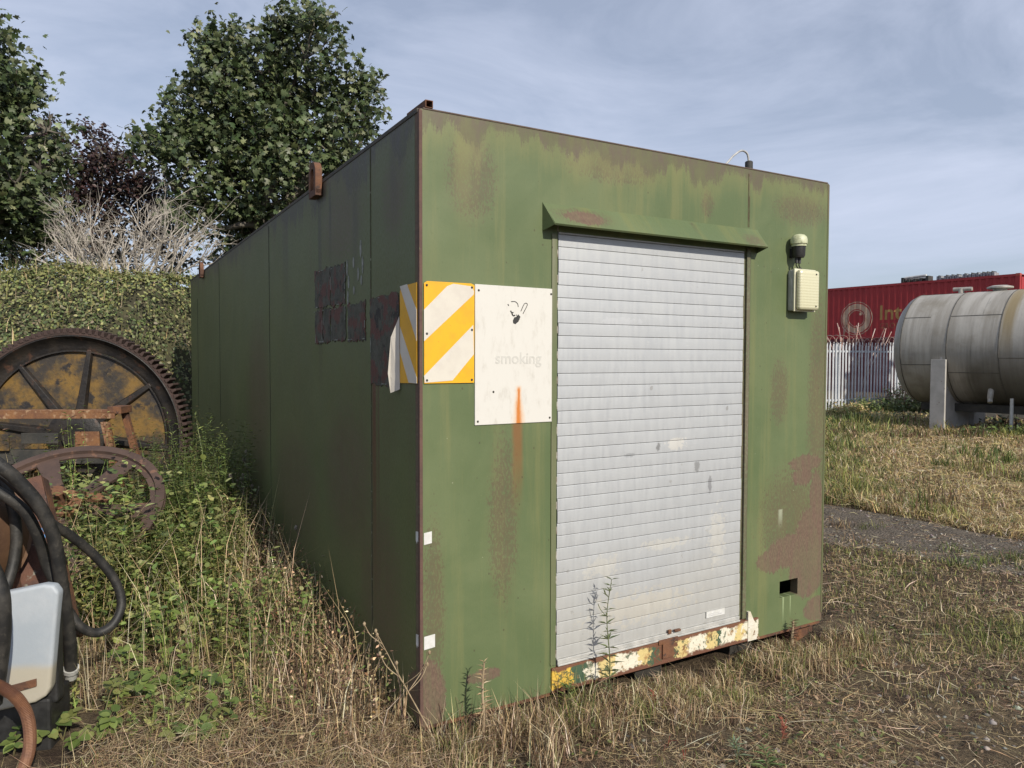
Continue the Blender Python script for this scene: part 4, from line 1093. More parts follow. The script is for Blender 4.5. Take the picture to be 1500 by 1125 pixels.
# things at the left edge, close to the camera
def at(px, py, Y):
    x, y = px - 750, py - 562.5
    X = math.cos(ROLL) * x + math.sin(ROLL) * y; Yd = -math.sin(ROLL) * x + math.cos(ROLL) * y
    d = Vector((X / F_PX, math.cos(PITCH) - Yd / F_PX * math.sin(PITCH), -math.sin(PITCH) - Yd / F_PX * math.cos(PITCH)))
    return Vector((0, 0, CAM_Z)) + d * (Y / d.y)
# leaning rusty beam with blue paint
q = NT('rust_with_blue_paint'); n1 = q.noise(9, 6, .65); n2 = q.noise(40, 5, .7); n3 = q.noise(6, 5, .7, q.scale(q.P, (1, 1, 1), (2, 3, 1)))
c = q.mix(q.ramp(n1, .4, .6), (.12, .055, .035), (.075, .04, .032)); c = q.mix(q.ramp(n3, .58, .64), c, (.22, .21, .17)); c = q.mix(q.ramp(q.noise(6.5, 6, .7, q.scale(q.P, (1, 1, .6), (9, 3, 1.2))), .60, .63), c, (.09, .24, .50))
M_bluerust = q.done(c, .8, 0, q.bump(n2, .6, .01))
pA = at(28, 700, 3.55); pB = at(72, 905, 3.35)
bm_ = empty('rusty_beam', (pB.x, pB.y, 0), 0, 'leaning rusty steel beam flecked with blue paint behind black hoses', 'steel beam')
d_ = (pA - pB).normalized(); sx = Vector((1, .25, 0)).normalized(); up_ = d_; nn_ = up_.cross(sx).normalized(); sx = nn_.cross(up_).normalized()
MBm = Matrix(((sx.x, nn_.x, up_.x, 0), (sx.y, nn_.y, up_.y, 0), (sx.z, nn_.z, up_.z, pB.z), (0, 0, 0, 1)))
ln = (pA - pB).length
m = MB(); m.box(-.095, .095, -.012, .012, -.12, ln - .02, MBm); m.build('face_plate', M_bluerust, bm_, bevel=.003)
m = MB(); m.box(-.095, -.075, -.10, -.0125, -.12, ln - .02, MBm); m.box(.075, .095, .0125, .10, -.12, ln - .02, MBm); m.build('flange', M_rust, bm_, bevel=.003)['kind'] = 'stuff'
# brown drum at the very edge
dc = at(-108, 790, 3.1)
dr = empty('steel_drum', (dc.x, dc.y, 0), 0, 'brown rusted drum just showing at the left edge behind hoses', 'drum')
MD = Matrix.Translation((0, 0, dc.z)) @ Matrix.Rotation(R(78), 4, 'X')
m = MB(); m.lathe([(0, .24), (.27, .24), (.285, .235), (.285, .225), (.275, .22), (.275, -.25), (.285, -.26), (0, -.26)], 40, MD); m.build('drum_body', pmat('brown_drum', (.16, .09, .05), (.10, .055, .035), 5, .6, bump=.2), dr, smooth=35)
m = MB(); m.box(-.2, .2, -.1, .25, -.05, dc.z - .2); m.build('drum_stand', M_rust, dr, bevel=.01)
# grey moulded cover on a black box
YC = 3.0
cl = [at(*p, YC) for p in [(4, 866), (66, 855), (80, 857), (87, 868), (84, 900), (80, 950), (76, 1005), (70, 1018), (56, 1026), (2, 1036)]]
base = at(45, 1078, YC + .05)
cov = empty('plastic_cover', (base.x, base.y, 0), R(8), 'pale grey moulded plastic cover with a rusty strip on a black box', 'plastic cover')
inv = Matrix.Translation((base.x, base.y, 0)) @ Matrix.Rotation(R(8), 4, 'Z'); inv = inv.inverted()
q = NT('chalky_grey_plastic'); n1 = q.noise(3, 5, .6); n2 = q.noise(70, 5, .7); o = q.xyz()
c = q.mix(q.ramp(n1, .38, .62), (.32, .36, .40), (.40, .43, .46)); c = q.mix(q.math('MULTIPLY', q.ramp(n2, .55, .7), .4), c, (.36, .38, .40)); c = q.mix(q.ramp(q.math('ADD', o[2], q.math('MULTIPLY', n1, .06)), .37, .41, 1, 0), c, (.40, .37, .30))
M_cover = q.done(c, .55, 0, q.bump(n2, .15, .004))
P2 = [(inv @ p) for p in cl]
yf = sum(p.y for p in P2) / len(P2)
m = MB(); m.prism([(p.x, p.z) for p in P2], yf - .02, yf + .035); m.build('cover_shell', M_cover, cov, bevel=.014, seg=3, smooth=40)
zs = inv @ at(2, 1007, YC); ze = inv @ at(58, 995, YC)
m = MB(); m.prism([(zs.x, zs.z - .022), (ze.x, ze.z - .018), (ze.x, ze.z + .014), (zs.x, zs.z + .012)], yf - .028, yf - .0205); m.build('rusty_strip', M_rust, cov, bevel=.002)
x0_ = min(p.x for p in P2); x1_ = max(p.x for p in P2)
m = MB(); m.box(x0_ - .05, x1_ - .055, yf + .012, yf + .20, -.03, min(p.z for p in P2) + .03); m.box(x0_ - .05, x1_ - .035, yf + .036, yf + .10, min(p.z for p in P2) + .0, max(p.z for p in P2) - .06); m.build('box_body', M_black, cov, bevel=.012)
# hoses
q = NT('black_rubber_hose'); n1 = q.noise(14, 5, .6); n2 = q.noise(60, 5, .7)
c = q.mix(q.ramp(n1, .4, .65), (.018, .018, .018), (.045, .042, .038)); c = q.mix(q.math('MULTIPLY', q.ramp(n2, .56, .7), .5), c, (.10, .09, .075))
M_hose = q.done(c, .55, 0, q.bump(n2, .35, .004), spec=.4)
def hose(pts, r, label, Y=None, fit=False):
    W3 = [at(p[0], p[1], p[2]) for p in pts]
    b0 = W3[-1]
    h_ = empty('hose', (b0.x, b0.y, b0.z), 0, label, 'hose', 'black rubber hoses draped on the machinery')
    pp = catmull([w - b0 for w in W3], 7)
    mm = MB(); mm.tube(pp, r, 14); mm.build('hose_body', M_hose, h_, smooth=60)
    if fit:
        dd = (pp[-1] - pp[-3]).normalized()
        mm = MB(); mm.tube([pp[-1], pp[-1] + dd * .02, pp[-1] + dd * .021, pp[-1] + dd * .06], [r * 1.25, r * 1.25, r * .95, r * .95], 12); mm.build('hose_fitting', M_greyp, h_, smooth=40)
hose([(-60, 640, 2.9), (0, 682, 2.95), (30, 708, 3.0), (58, 742, 3.05), (78, 785, 3.1), (88, 840, 3.15), (97, 900, 3.2), (103, 945, 3.25), (104, 978, 3.3)], .027, 'thickest black hose hanging straight down to a metal end fitting', fit=True)
hose([(-60, 690, 3.0), (0, 722, 3.05), (35, 748, 3.1), (55, 785, 3.15), (68, 825, 3.2), (84, 868, 3.22), (90, 940, 3.25)], .023, 'black hose running down between the rusty beam and the hanging hose')
hose([(-50, 655, 3.1), (5, 696, 3.12), (40, 728, 3.15), (72, 764, 3.2), (104, 785, 3.3), (140, 815, 3.4), (168, 850, 3.45), (178, 884, 3.45), (166, 914, 3.4), (142, 927, 3.35), (118, 918, 3.3), (100, 895, 3.28)], .021, 'black hose curling out in a loop over the weeds')
hose([(-50, 640, 3.2), (-5, 690, 3.22), (16, 735, 3.22), (24, 780, 3.22), (20, 822, 3.2), (8, 862, 3.15), (-12, 900, 3.1)], .023, 'short black hose bending down beside the brown drum')
hose([(-30, 800, 2.75), (-2, 860, 2.75), (3, 910, 2.76), (0, 960, 2.78), (-10, 1030, 2.8)], .032, 'black hose at the left edge in front of the grey cover')
W3 = [at(*p) for p in [(-12, 1000, 2.7), (8, 1010, 2.72), (26, 1024, 2.74), (39, 1046, 2.75), (44, 1074, 2.76), (42, 1102, 2.77), (32, 1130, 2.78), (15, 1160, 2.8)]]
cd = empty('flexible_conduit', W3[-1], 0, 'rust coloured ribbed conduit curving down past the grey cover', 'conduit')
pp = catmull([w - W3[-1] for w in W3], 26)
m = MB(); m.tube(pp, [.0225 if k % 2 else .0195 for k in range(len(pp))], 12)
m.build('conduit_body', pmat('rusty_conduit', (.20, .095, .05), (.12, .055, .035), 12, .6, metal=.2, bump=.2), cd, smooth=20)
# ------------------------------------------------------------------ vegetation
M_blade = leafmat('grass_blade', .6, .25, .2)
M_leaf = leafmat('leaf_surface', .45, .22, .4)
M_ivy = leafmat('ivy_leaf', .5, .15, .35)
M_dry = leafmat('dry_stem', .75, .05, .15)
STRAW = [(.60, .47, .29), (.50, .385, .22), (.68, .57, .40), (.41, .305, .175)]
BROWN = [(.21, .138, .084), (.15, .098, .064), (.28, .187, .112), (.11, .073, .052)]
GREEN = [(.115, .15, .044), (.165, .195, .06), (.075, .108, .034), (.22, .235, .085)]
YGRN = [(.29, .29, .095), (.23, .245, .075), (.35, .32, .13)]
GOLD = [(.53, .42, .18), (.45, .345, .14), (.60, .50, .26), (.37, .27, .12)]
RED = [(.26, .07, .042), (.20, .055, .04), (.31, .11, .06)]

def seen(x, y, shrink=.35):
    ok = np.ones(len(x), bool)
    for t in np.linspace(.15, 1.0, 40):
        u, v = loc_uv(x * t, y * t)
        s = 0.0 if t == 1.0 else shrink
        ok &= ~((u > s) & (u < W - s) & (v > s) & (v < LC - s))
    return ok
def sample(n, y0, y1, x0=-.80, x1=.80, power=1.0, cond=None):
    """random ground points between two distances, denser near the camera"""
    k = int(n)
    t = rng.uniform(0, 1, k)
    if power == 1.0: y = y0 * (y1 / y0) ** t
    else:
        e = 2 - power - 0.0; y = (y0 ** e + t * (y1 ** e - y0 ** e)) ** (1 / e)
    x = rng.uniform(x0, x1, k) * (y + .4)
    m = seen(x, y)
    if cond is not None: m &= cond(x, y)
    x, y = x[m], y[m]
    return np.stack([x, y, hgt(x, y)], 1)
def leftside(x, y):
    u, v = loc_uv(x, y); return u < .0
def inshade(x, y): return None
def farline(x): return np.interp(x, [p[0] for p in TRACK_FAR], [p[1] for p in TRACK_FAR])
def nearline(x): return np.interp(x, [p[0] for p in TRACK_NEAR], [p[1] for p in TRACK_NEAR])
U = rng.uniform

# --- dry thatch and short grass in front and to the right
bag = Bag()
P = sample(150000, 2.2, 8.5, -.5, .80, 1.0, lambda x, y: (loc_uv(x, y)[1] < .1) | (loc_uv(x, y)[0] > W) )
P = P[~track_mask(P[:, 0], P[:, 1]) | (U(0, 1, len(P)) < .05 + .6 * np.clip(1 - (P[:, 1] - nearline(P[:, 0])) / .8, 0, 1))]
dn = .7 * snoise(P[:, 0] * .84 + P[:, 1] * .54, (P[:, 1] * .84 - P[:, 0] * .54) * 2.4, 1.3) + .6 * snoise(P[:, 0], P[:, 1], 4.0) - sum(a_ * np.exp(-((P[:, 0] - cx_) / rx_) ** 2 - ((P[:, 1] - cy_) / ry_) ** 2) for cx_, cy_, rx_, ry_, a_ in [(2.15, 3.0, .55, .25, 1.0), (1.35, 3.75, .35, .18, .7), (1.9, 4.35, .3, .15, .6), (.75, 3.15, .25, .15, .6), (2.6, 3.7, .4, .15, .6)])
P = P[U(0, 1, len(P)) < np.clip(.55 + 1.0 * dn, .05, 1)]
n = len(P); P[:, 2] += U(0, .022, n)
sc = np.clip(P[:, 1] / 4, .7, 2)
bag.straws(P, U(.02, .13, n) * U(.5, 1, n), .0026 * sc * U(.6, 1.4, n), pick(STRAW + BROWN, n, .2, [.16, .2, .09, .17, .15, .09, .1, .04]), .22)
P = sample(130000, 2.2, 8.5, -.5, .80, 1.0, lambda x, y: (loc_uv(x, y)[1] < .1) | (loc_uv(x, y)[0] > W))
P = P[~track_mask(P[:, 0], P[:, 1]) | (U(0, 1, len(P)) < .04 + .7 * np.clip(1 - (P[:, 1] - nearline(P[:, 0])) / .75, 0, 1) * (snoise(P[:, 0], P[:, 1], 3) > -.2))]
turf = lambda x, y: sum(a_ * np.exp(-((x - cx_) / rx_) ** 2 - ((y - cy_) / ry_) ** 2) for cx_, cy_, rx_, ry_, a_ in [(2.7, 4.1, .7, .35, 1.5), (2.2, 5.0, .6, .35, 1.2), (3.4, 4.3, .6, .3, 1.2), (2.9, 5.6, .6, .35, 1.2), (1.6, 4.1, .25, .2, .8), (.9, 3.5, .3, .2, .8), (2.0, 3.5, .4, .2, .7), (3.2, 6.2, .5, .3, 1.0)])
g = snoise(P[:, 0] + 9, P[:, 1] - 4, 1.5) + .2 * np.clip(P[:, 1] - 4.2, -1, 1.2) + turf(P[:, 0], P[:, 1])
P = P[U(0, 1, len(P)) < np.clip(.20 + .55 * g, .05, 1)]; g = snoise(P[:, 0] + 9, P[:, 1] - 4, 1.5) + turf(P[:, 0], P[:, 1])
n = len(P); hh = U(.012, .05, n) * (1 + .5 * np.clip(g, -.6, 1.5))
col = np.where((U(0, 1, n) < np.clip(.26 + .34 * g, .06, .85))[:, None], pick(GREEN + YGRN, n), pick(STRAW + BROWN, n, .2, [.14, .2, .06, .2, .15, .1, .1, .05]))
bag.blades(P, hh, .0035 * np.clip(P[:, 1] / 4, .7, 2) * U(.6, 1.5, n), U(.2, 1.3, n), col)
P = sample(2600, 2.3, 7.5, -.45, .8, 1.0, lambda x, y: ((loc_uv(x, y)[1] < -.02) | (loc_uv(x, y)[0] > W)) & ~track_mask(x, y)); n = len(P); P[:, 2] += U(.01, .05, n)
bag.straws(P, U(.12, .42, n), .0045 * np.clip(P[:, 1] / 4, .7, 2) * U(.6, 1.3, n), pick(STRAW + BROWN[:2], n, .2), .15)
# reddish sorrel scraps
P = sample(6000, 2.4, 6.5, -.2, .7, 1.0, lambda x, y: (loc_uv(x, y)[1] < .0) & (snoise(x - 3, y + 7, 2.2) > .75))
n = len(P); bag.blades(P, U(.03, .10, n), U(.003, .006, n), U(.1, .9, n), pick(RED, n))
tag(bag.build('dry_thatch', M_blade), 'matted dry straw and short grass in front of the cabin', None, None, 'stuff')

# --- broad low leaves dotted in the thatch
bag = Bag()
P = sample(16000, 2.3, 8, -.4, .8, 1.0, lambda x, y: ((loc_uv(x, y)[1] < .0) | (loc_uv(x, y)[0] > W)) & (snoise(x + 5, y + 2, 2.6) > .25) & ~track_mask(x, y))
n = len(P); P[:, 2] += U(.005, .035, n)
bag.leaves(P, np.stack([rng.normal(0, .5, n), rng.normal(0, .5, n), np.ones(n)], 1), rng.normal(0, 1, (n, 3)), U(.010, .028, n), pick(GREEN + BROWN, n, .2), OVAL)
tag(bag.build('low_weeds', M_leaf), 'low leafy weeds scattered through the dry thatch', None, None, 'stuff')

# --- tussocks along the foot of the cabin front
bag = Bag()
cl = []
for i in range(150):
    u = random.uniform(-.05, 2.7); v = -abs(random.gauss(.10, .17)) - .03
    cl.append((u, v, random.uniform(.5, 1.1) * (.55 if v > -.10 else 1.0) * (1.1 if u < .75 else .7)))
for u, v, s in cl:
    n = int(random.uniform(40, 110)); x, y, _ = wuv(u, v)
    P = np.stack([x + rng.normal(0, .045, n), y + rng.normal(0, .045, n), np.zeros(n)], 1)
    uu, vv = loc_uv(P[:, 0], P[:, 1]); P = P[(vv < -.004)]; n = len(P)
    P[:, 2] = hgt(P[:, 0], P[:, 1]) - .01
    mx = pick(STRAW + BROWN, n, .2) if random.random() < .72 else pick(GREEN + YGRN + STRAW, n, .2)
    bag.blades(P, U(.05, .24, n) * s, U(.0018, .0045, n), U(.1, 1.0, n), mx)
tag(bag.build('dry_tussocks', M_blade), 'pale dry grass tussocks along the foot of the cabin front', None, None, 'stuff')

# --- pebbles
bag = Bag()
oct_v = unit(np.array([[1, 0, 0], [-1, 0, 0], [0, 1, 0], [0, -1, 0], [0, 0, 1], [0, 0, -1], [.7, .7, .2], [-.7, .7, -.1], [.7, -.7, .3], [-.7, -.7, .1]], float))
import itertools
hull_bm = bmesh.new()
for v in oct_v: hull_bm.verts.new(v)
bmesh.ops.convex_hull(hull_bm, input=hull_bm.verts); hull_bm.verts.index_update(); bmesh.ops.triangulate(hull_bm, faces=hull_bm.faces[:])
oct_t = np.array([[v.index for v in f.verts] for f in hull_bm.faces]); oct_v = np.array([v.co[:] for v in hull_bm.verts]); hull_bm.free()
P = sample(26000, 2.3, 9.5, -.1, .85, 1.0, lambda x, y: track_mask(x, y) | ((U(0, 1, len(x)) < .025)) | ((x > 1.35) & (y < 3.6) & (U(0, 1, len(x)) < .10)))
n = len(P); k = len(oct_v)
sz = np.minimum(U(.003, .011, n) * (1 + 1.6 * (U(0, 1, n) ** 6)), .02)
ang = U(0, 6.28, n); S = np.stack([sz * U(.8, 1.5, n), sz * U(.7, 1.1, n), sz * U(.45, .8, n)], 1)
Vv = oct_v[None] * S[:, None, :]
ca, sa = np.cos(ang)[:, None], np.sin(ang)[:, None]
Vv = np.stack([Vv[:, :, 0] * ca - Vv[:, :, 1] * sa, Vv[:, :, 0] * sa + Vv[:, :, 1] * ca, Vv[:, :, 2]], 2) + (P + np.array([0, 0, .008]) * (track_mask(P[:, 0], P[:, 1])[:, None]))[:, None, :]
T = (np.arange(n)[:, None, None] * k + oct_t[None]).reshape(-1, 3)
bag.add(Vv.reshape(-1, 3), T, np.repeat(pick([(.20, .185, .165), (.30, .28, .25), (.11, .10, .092), (.14, .115, .09)], n, .2), k, axis=0))
q = NT('pebble_stone'); M_peb = q.done(q.attr('col'), .9, 0, spec=.2)
tag(bag.build('pebbles', M_peb), 'small grey pebbles on the grit track and bare soil', None, None, 'stuff')

# --- field grass beyond the track
bag = Bag()
P = sample(150000, 5.0, 27, .25, .86, 1.35, lambda x, y: (y > farline(x) + .1 * snoise(x, y, 3)) & (x > 2.2))
g = snoise(P[:, 0], P[:, 1], .9) + .5 * snoise(P[:, 0] + 4, P[:, 1] + 9, 2.5)
P = P[U(0, 1, len(P)) < np.clip(.8 + .4 * g, .25, 1)]; g = snoise(P[:, 0], P[:, 1], .9) + .5 * snoise(P[:, 0] + 4, P[:, 1] + 9, 2.5)
n = len(P)
tc = sample(9000, 5.0, 27, .25, .86, 1.35, lambda x, y: (y > farline(x) + .05) & (x > 2.2))
j_ = rng.integers(0, len(tc), n // 2); P[:n // 2] = tc[j_] + np.stack([rng.normal(0, .06, n // 2), rng.normal(0, .06, n // 2), np.zeros(n // 2)], 1)
th_ = rng.normal(1, .3, len(tc)); tuft_h = np.ones(n); tuft_h[:n // 2] = np.clip(th_[j_], .4, 1.8)
tg_ = rng.uniform(0, 1, len(tc)); tuft_g = rng.uniform(0, 1, n); tuft_g[:n // 2] = tg_[j_] * .8 + tuft_g[:n // 2] * .2
g = snoise(P[:, 0], P[:, 1], .9) + .5 * snoise(P[:, 0] + 4, P[:, 1] + 9, 2.5)
lft = np.clip(1.2 - (P[:, 0] / P[:, 1] - .42) * 9, 0, 1)     # greener and taller beside the cabin
hh = U(.04, .16, n) * tuft_h * (1 + .4 * g) * (.75 + .7 * lft)
pg = np.clip(.22 + .22 * snoise(P[:, 0] - 6, P[:, 1] + 3, 1.2) + .5 * lft, .05, .85)
col = np.where((tuft_g < pg)[:, None], pick(GREEN + YGRN, n), pick(GOLD + STRAW + BROWN[:3], n, .22))
bag.blades(P, np.maximum(hh, .02), np.clip(P[:, 1] * .0011, .005, .02) * U(.6, 1.4, n), U(.3, 1.5, n), col)
P = sample(60000, 5.0, 22, .25, .86, 1.35, lambda x, y: (y > farline(x)) & (x > 2.2)); n = len(P); P[:, 2] += U(0, .08, n)
bag.straws(P, U(.06, .25, n), np.clip(P[:, 1] * .0009, .004, .012), pick(STRAW + GOLD, n), .4)
for i in range(70):
    cx_, cy_ = U(.32, .8), U(6.5, 19); cx_ *= cy_
    if cy_ < farline(cx_) + .3: continue
    nn = int(U(30, 90)); s_ = U(.7, 1.6); cc = [GREEN[:3], BROWN, YGRN, BROWN + GREEN[:2], GREEN][i % 5]
    P = np.stack([cx_ + rng.normal(0, .13 * s_, nn), cy_ + rng.normal(0, .13 * s_, nn), np.zeros(nn)], 1); P[:, 2] = hgt(P[:, 0], P[:, 1])
    bag.blades(P, U(.08, .32, nn) * s_, np.full(nn, .0012 * cy_), U(.2, 1.0, nn), pick(cc, nn, .22))
for i in range(26):
    x_ = U(2.3, 5.5); y_ = nearline(x_) + (farline(x_) - nearline(x_)) * U(-.05, .75) ** 1.0
    nn = int(U(25, 70)); P = np.stack([x_ + rng.normal(0, .07, nn), y_ + rng.normal(0, .06, nn), np.zeros(nn)], 1); P[:, 2] = hgt(P[:, 0], P[:, 1])
    bag.blades(P, U(.04, .14, nn), np.full(nn, .006), U(.3, 1.3, nn), pick([GREEN, STRAW + BROWN, GREEN + YGRN][i % 3], nn, .2))
P = sample(9000, 4.4, 9.0, .2, .85, 1.0, lambda x, y: track_mask(x, y)); n = len(P); P[:, 2] += .014
bag.straws(P, U(.03, .14, n), U(.003, .006, n), pick(STRAW + BROWN, n, .2), .1)
tag(bag.build('field_grass', M_blade), 'golden dry grass with green patches beyond the track', None, None, 'stuff')

# --- tall weeds by the fence foot and cradle
bag = Bag()
for (x0, x1, y0, y1, n, h0, h1, cols) in [(9.3, 10.1, 20.8, 21.5, 90, .15, .4, YGRN + GOLD), (10.1, 12.2, 21.2, 22.0, 220, .2, .5, GREEN[:3]), (11.5, 13, 21.5, 22.8, 300, .4, .9, BROWN + GREEN), (9.2, 11.5, 18.5, 20, 90, .08, .22, GREEN + GOLD), (9.6, 11.4, 15.2, 15.8, 60, .08, .28, GREEN[:3]), (11.2, 13.5, 16.5, 18.5, 60, .1, .25, GREEN[:3] + BROWN)]:
    bx_ = U(x0, x1, n); by_ = U(y0, y1, n)
    P = np.stack([bx_, by_, hgt(bx_, by_)], 1)
    P = np.repeat(P, 9, axis=0); hN = np.repeat(U(h0, h1, n), 9); P[:, 2] += U(0, 1, n * 9) * hN; P[:, 0] += rng.normal(0, .07, n * 9); P[:, 1] += rng.normal(0, .07, n * 9)
    N = n * 9
    bag.leaves(P, np.stack([rng.normal(0, .6, N), rng.normal(-.4, .6, N), np.ones(N)], 1), rng.normal(0, 1, (N, 3)), U(.06, .14, N), pick(cols, N, .2), DIAMOND)
    Q_ = P[::9].copy(); Q_[:, 2] = hgt(Q_[:, 0], Q_[:, 1]); bag.blades(Q_, hN[::9] * 1.1, U(.008, .015, n), U(.05, .4, n), pick(cols, n))
tag(bag.build('weed_growth', M_leaf), 'green weeds growing at the foot of the fence and tank', None, None, 'stuff')

# --- long grass left of the cabin
bag = Bag()
def mach_clear(x, y): return ~((x < -1.75) & (y < 3.3) & (x > -2.6) & (y > 2.75))
P = sample(84000, 2.3, 8.4, -1.1, -.05, 1.0, lambda x, y: leftside(x, y) & mach_clear(x, y))
g = snoise(P[:, 0] * 1.0 + 20, P[:, 1], 1.6)
P = P[U(0, 1, len(P)) < np.clip(.7 + .5 * g, .2, 1)]; n = len(P)
bag.straws(P + np.stack([np.zeros(n), np.zeros(n), U(0, .09, n)], 1), U(.05, .28, n), .0028 * np.clip(P[:, 1] / 3.5, .7, 2) * U(.6, 1.3, n), pick(STRAW + BROWN, n, .2, [.17, .2, .1, .18, .13, .08, .1, .04]), .5)
P = sample(64000, 2.4, 8.2, -1.1, -.05, 1.0, lambda x, y: leftside(x, y) & mach_clear(x, y))
g = snoise(P[:, 0] + 20, P[:, 1], 1.6); nearcam = np.clip((P[:, 1] - 3.3) / 1.3, .10, 1)
P = P[U(0, 1, len(P)) < np.clip(.55 + .5 * g, .1, 1) * (.35 + .65 * nearcam)]; n = len(P); nearcam = np.clip((P[:, 1] - 3.3) / 1.3, .10, 1)
hh = U(.06, .36, n) * (.25 + .75 * nearcam) * np.clip(1 + .5 * snoise(P[:, 0] + 2, P[:, 1] - 3, 2.2), .35, 1.5)
gm = np.clip(.42 + .34 * snoise(P[:, 0] - 9, P[:, 1] + 5, 1.3) + .12 * (P[:, 1] - 4.5), .08, .8)
col = np.where((U(0, 1, n) < gm)[:, None], pick(GREEN + YGRN, n), pick(STRAW + GOLD + BROWN + BROWN[:2], n, .22))
bag.blades(P, hh, .0032 * np.clip(P[:, 1] / 3.5, .7, 2) * U(.6, 1.4, n), U(.1, .9, n), col)
# tall thin bents
P = sample(1300, 3.2, 7.2, -.72, -.1, 1.0, lambda x, y: leftside(x, y) & mach_clear(x, y)); n = len(P)
bag.blades(P, U(.35, .85, n) * np.clip((P[:, 1] - 2.2) / 2, .35, 1), .0035 * np.clip(P[:, 1] / 3.5, .8, 2), U(.1, .8, n), pick(STRAW, n))
tag(bag.build('long_grass', M_blade), 'long dry and green grass left of the cabin', None, None, 'stuff')

# --- tangled dry stems against the left wall
bag = Bag(); n = 1500
v = U(.05, 4.6, n); u = -np.abs(rng.normal(.16, .16, n)) - .02
x, y, _ = wuv(u, v); P = np.stack([x, y, hgt(x, y)], 1)
bag.blades(P, U(.15, .50, n) * (.8 + .12 * v), U(.003, .007, n), U(.1, .8, n), pick(BROWN + STRAW, n, .2))
N = 7000; v = U(.05, 5.0, N); u = -np.abs(rng.normal(.17, .17, N)) - .02; x, y, _ = wuv(u, v)
P = np.stack([x, y, hgt(x, y) + U(.02, .42, N) * (.8 + .12 * v)], 1)
bag.leaves(P, rng.normal(0, 1, (N, 3)) + np.array([0, 0, .6]), rng.normal(0, 1, (N, 3)), U(.008, .026, N), pick(BROWN + BROWN + STRAW[:2] + GREEN[:2], N, .25), DIAMOND)
tag(bag.build('dead_stems', M_dry), 'tangle of dead brown stems against the shaded cabin side', None, None, 'stuff')

# --- leafy weeds round the gear and pulley
bag = Bag()
def herb_mass(cx, cy, rx, ry, n, h0, h1, ls, cols, lean=.15, tm=LANCE, per=22, z0=None):
    th = U(0, 6.28, n); rr = np.sqrt(U(0, 1, n)); x = cx + rx * rr * np.cos(th); y = cy + ry * rr * np.sin(th)
    ok = loc_uv(x, y)[0] < -.04; x, y = x[ok], y[ok]; n = len(x)
    h = U(h0, h1, n); az = U(0, 6.28, n); ln = U(0, lean * 2, n)
    B = np.stack([x, y, hgt(x, y) if z0 is None else np.full(n, z0)], 1); D = np.stack([np.cos(az) * ln, np.sin(az) * ln, np.ones(n)], 1)
    bag.blades(B, h, np.full(n, .006), ln, pick(cols, n), az)
    t = np.tile(np.linspace(.12, 1.02, per), n); k = np.repeat(np.arange(n), per)
    P = B[k] + D[k] * (h[k] * t)[:, None]; N = len(P)
    a = np.tile(np.arange(per) * 2.4, n) + U(0, 1, N)
    ax = np.stack([np.cos(a), np.sin(a), U(-.1, .6, N)], 1)
    nr = np.stack([-np.cos(a) * .4, -np.sin(a) * .4, np.ones(N)], 1) + rng.normal(0, .25, (N, 3))
    bag.leaves(P, nr, ax, ls * U(.6, 1.2, N) * (1.15 - .6 * t), pick(cols, N, .2), tm)
herb_mass(-2.65, 5.8, .45, .6, 170, .5, 1.05, .085, GREEN[:3] + [(.13, .17, .06)], per=30)
herb_mass(-2.35, 5.45, .40, .8, 110, .25, .62, .075, GREEN, per=26)
herb_mass(-3.6, 6.2, .6, .25, 20, .5, .95, .09, GREEN[:3])
herb_mass(-3.05, 5.15, .42, .35, 70, .25, .55, .07, GREEN + YGRN[:1], tm=OVAL, per=18)
herb_mass(-2.5, 4.6, .35, .4, 40, .15, .4, .06, GREEN + YGRN, tm=OVAL, per=14)
herb_mass(-3.9, 5.3, .45, .5, 70, .35, .8, .08, GREEN[:3], per=24)
herb_mass(-4.6, 6.6, .7, .5, 60, .5, 1.0, .09, GREEN[:3] + BROWN[:1], per=24)
herb_mass(-3.0, 7.5, .35, .5, 90, .5, 1.15, .08, GREEN + BROWN[:2], per=26)
herb_mass(-2.55, 4.25, .30, .22, 70, .40, .72, .06, GREEN + YGRN, tm=OVAL, per=18)
herb_mass(-2.3, 4.55, .30, .3, 90, .35, .68, .07, GREEN + YGRN, per=26)
herb_mass(-2.95, 4.35, .3, .15, 40, .35, .66, .06, GREEN + YGRN, per=20)
herb_mass(-2.1, 4.9, .30, .5, 90, .3, .62, .07, GREEN + YGRN[:2], per=24)
herb_mass(-2.0, 5.2, .35, .9, 90, .25, .6, .07, GREEN[:2] + YGRN, per=24)
herb_mass(-2.9, 4.75, .35, .25, 40, .5, .85, .06, GREEN, per=24, tm=OVAL)
herb_mass(-1.75, 4.3, .5, .6, 36, .15, .36, .06, GREEN[:2] + YGRN, per=16, tm=OVAL)
herb_mass(-1.3, 3.6, .4, .3, 26, .10, .24, .05, GREEN[:2] + YGRN, per=14)
herb_mass(-1.75, 3.4, .5, .25, 20, .06, .16, .05, GREEN + YGRN, per=12, tm=OVAL)
LUSH = [(.21, .275, .075), (.16, .22, .06), (.27, .315, .10), (.12, .17, .05), (.33, .34, .13)]
herb_mass(-3.0, 4.95, .40, .35, 60, .45, .85, .085, LUSH, per=16, tm=OVAL)
herb_mass(-2.5, 5.1, .45, .6, 80, .40, .85, .10, LUSH, per=16, tm=OVAL)
herb_mass(-2.15, 5.0, .35, .8, 60, .30, .66, .09, LUSH, per=16, tm=OVAL)
herb_mass(-2.0, 4.3, .5, .45, 50, .22, .50, .075, LUSH, per=14, tm=OVAL)
herb_mass(-1.45, 4.0, .45, .5, 60, .2, .46, .06, LUSH, per=14, tm=OVAL)
herb_mass(-1.2, 4.2, .4, .5, 40, .2, .45, .06, LUSH + BROWN, per=14, tm=LANCE)
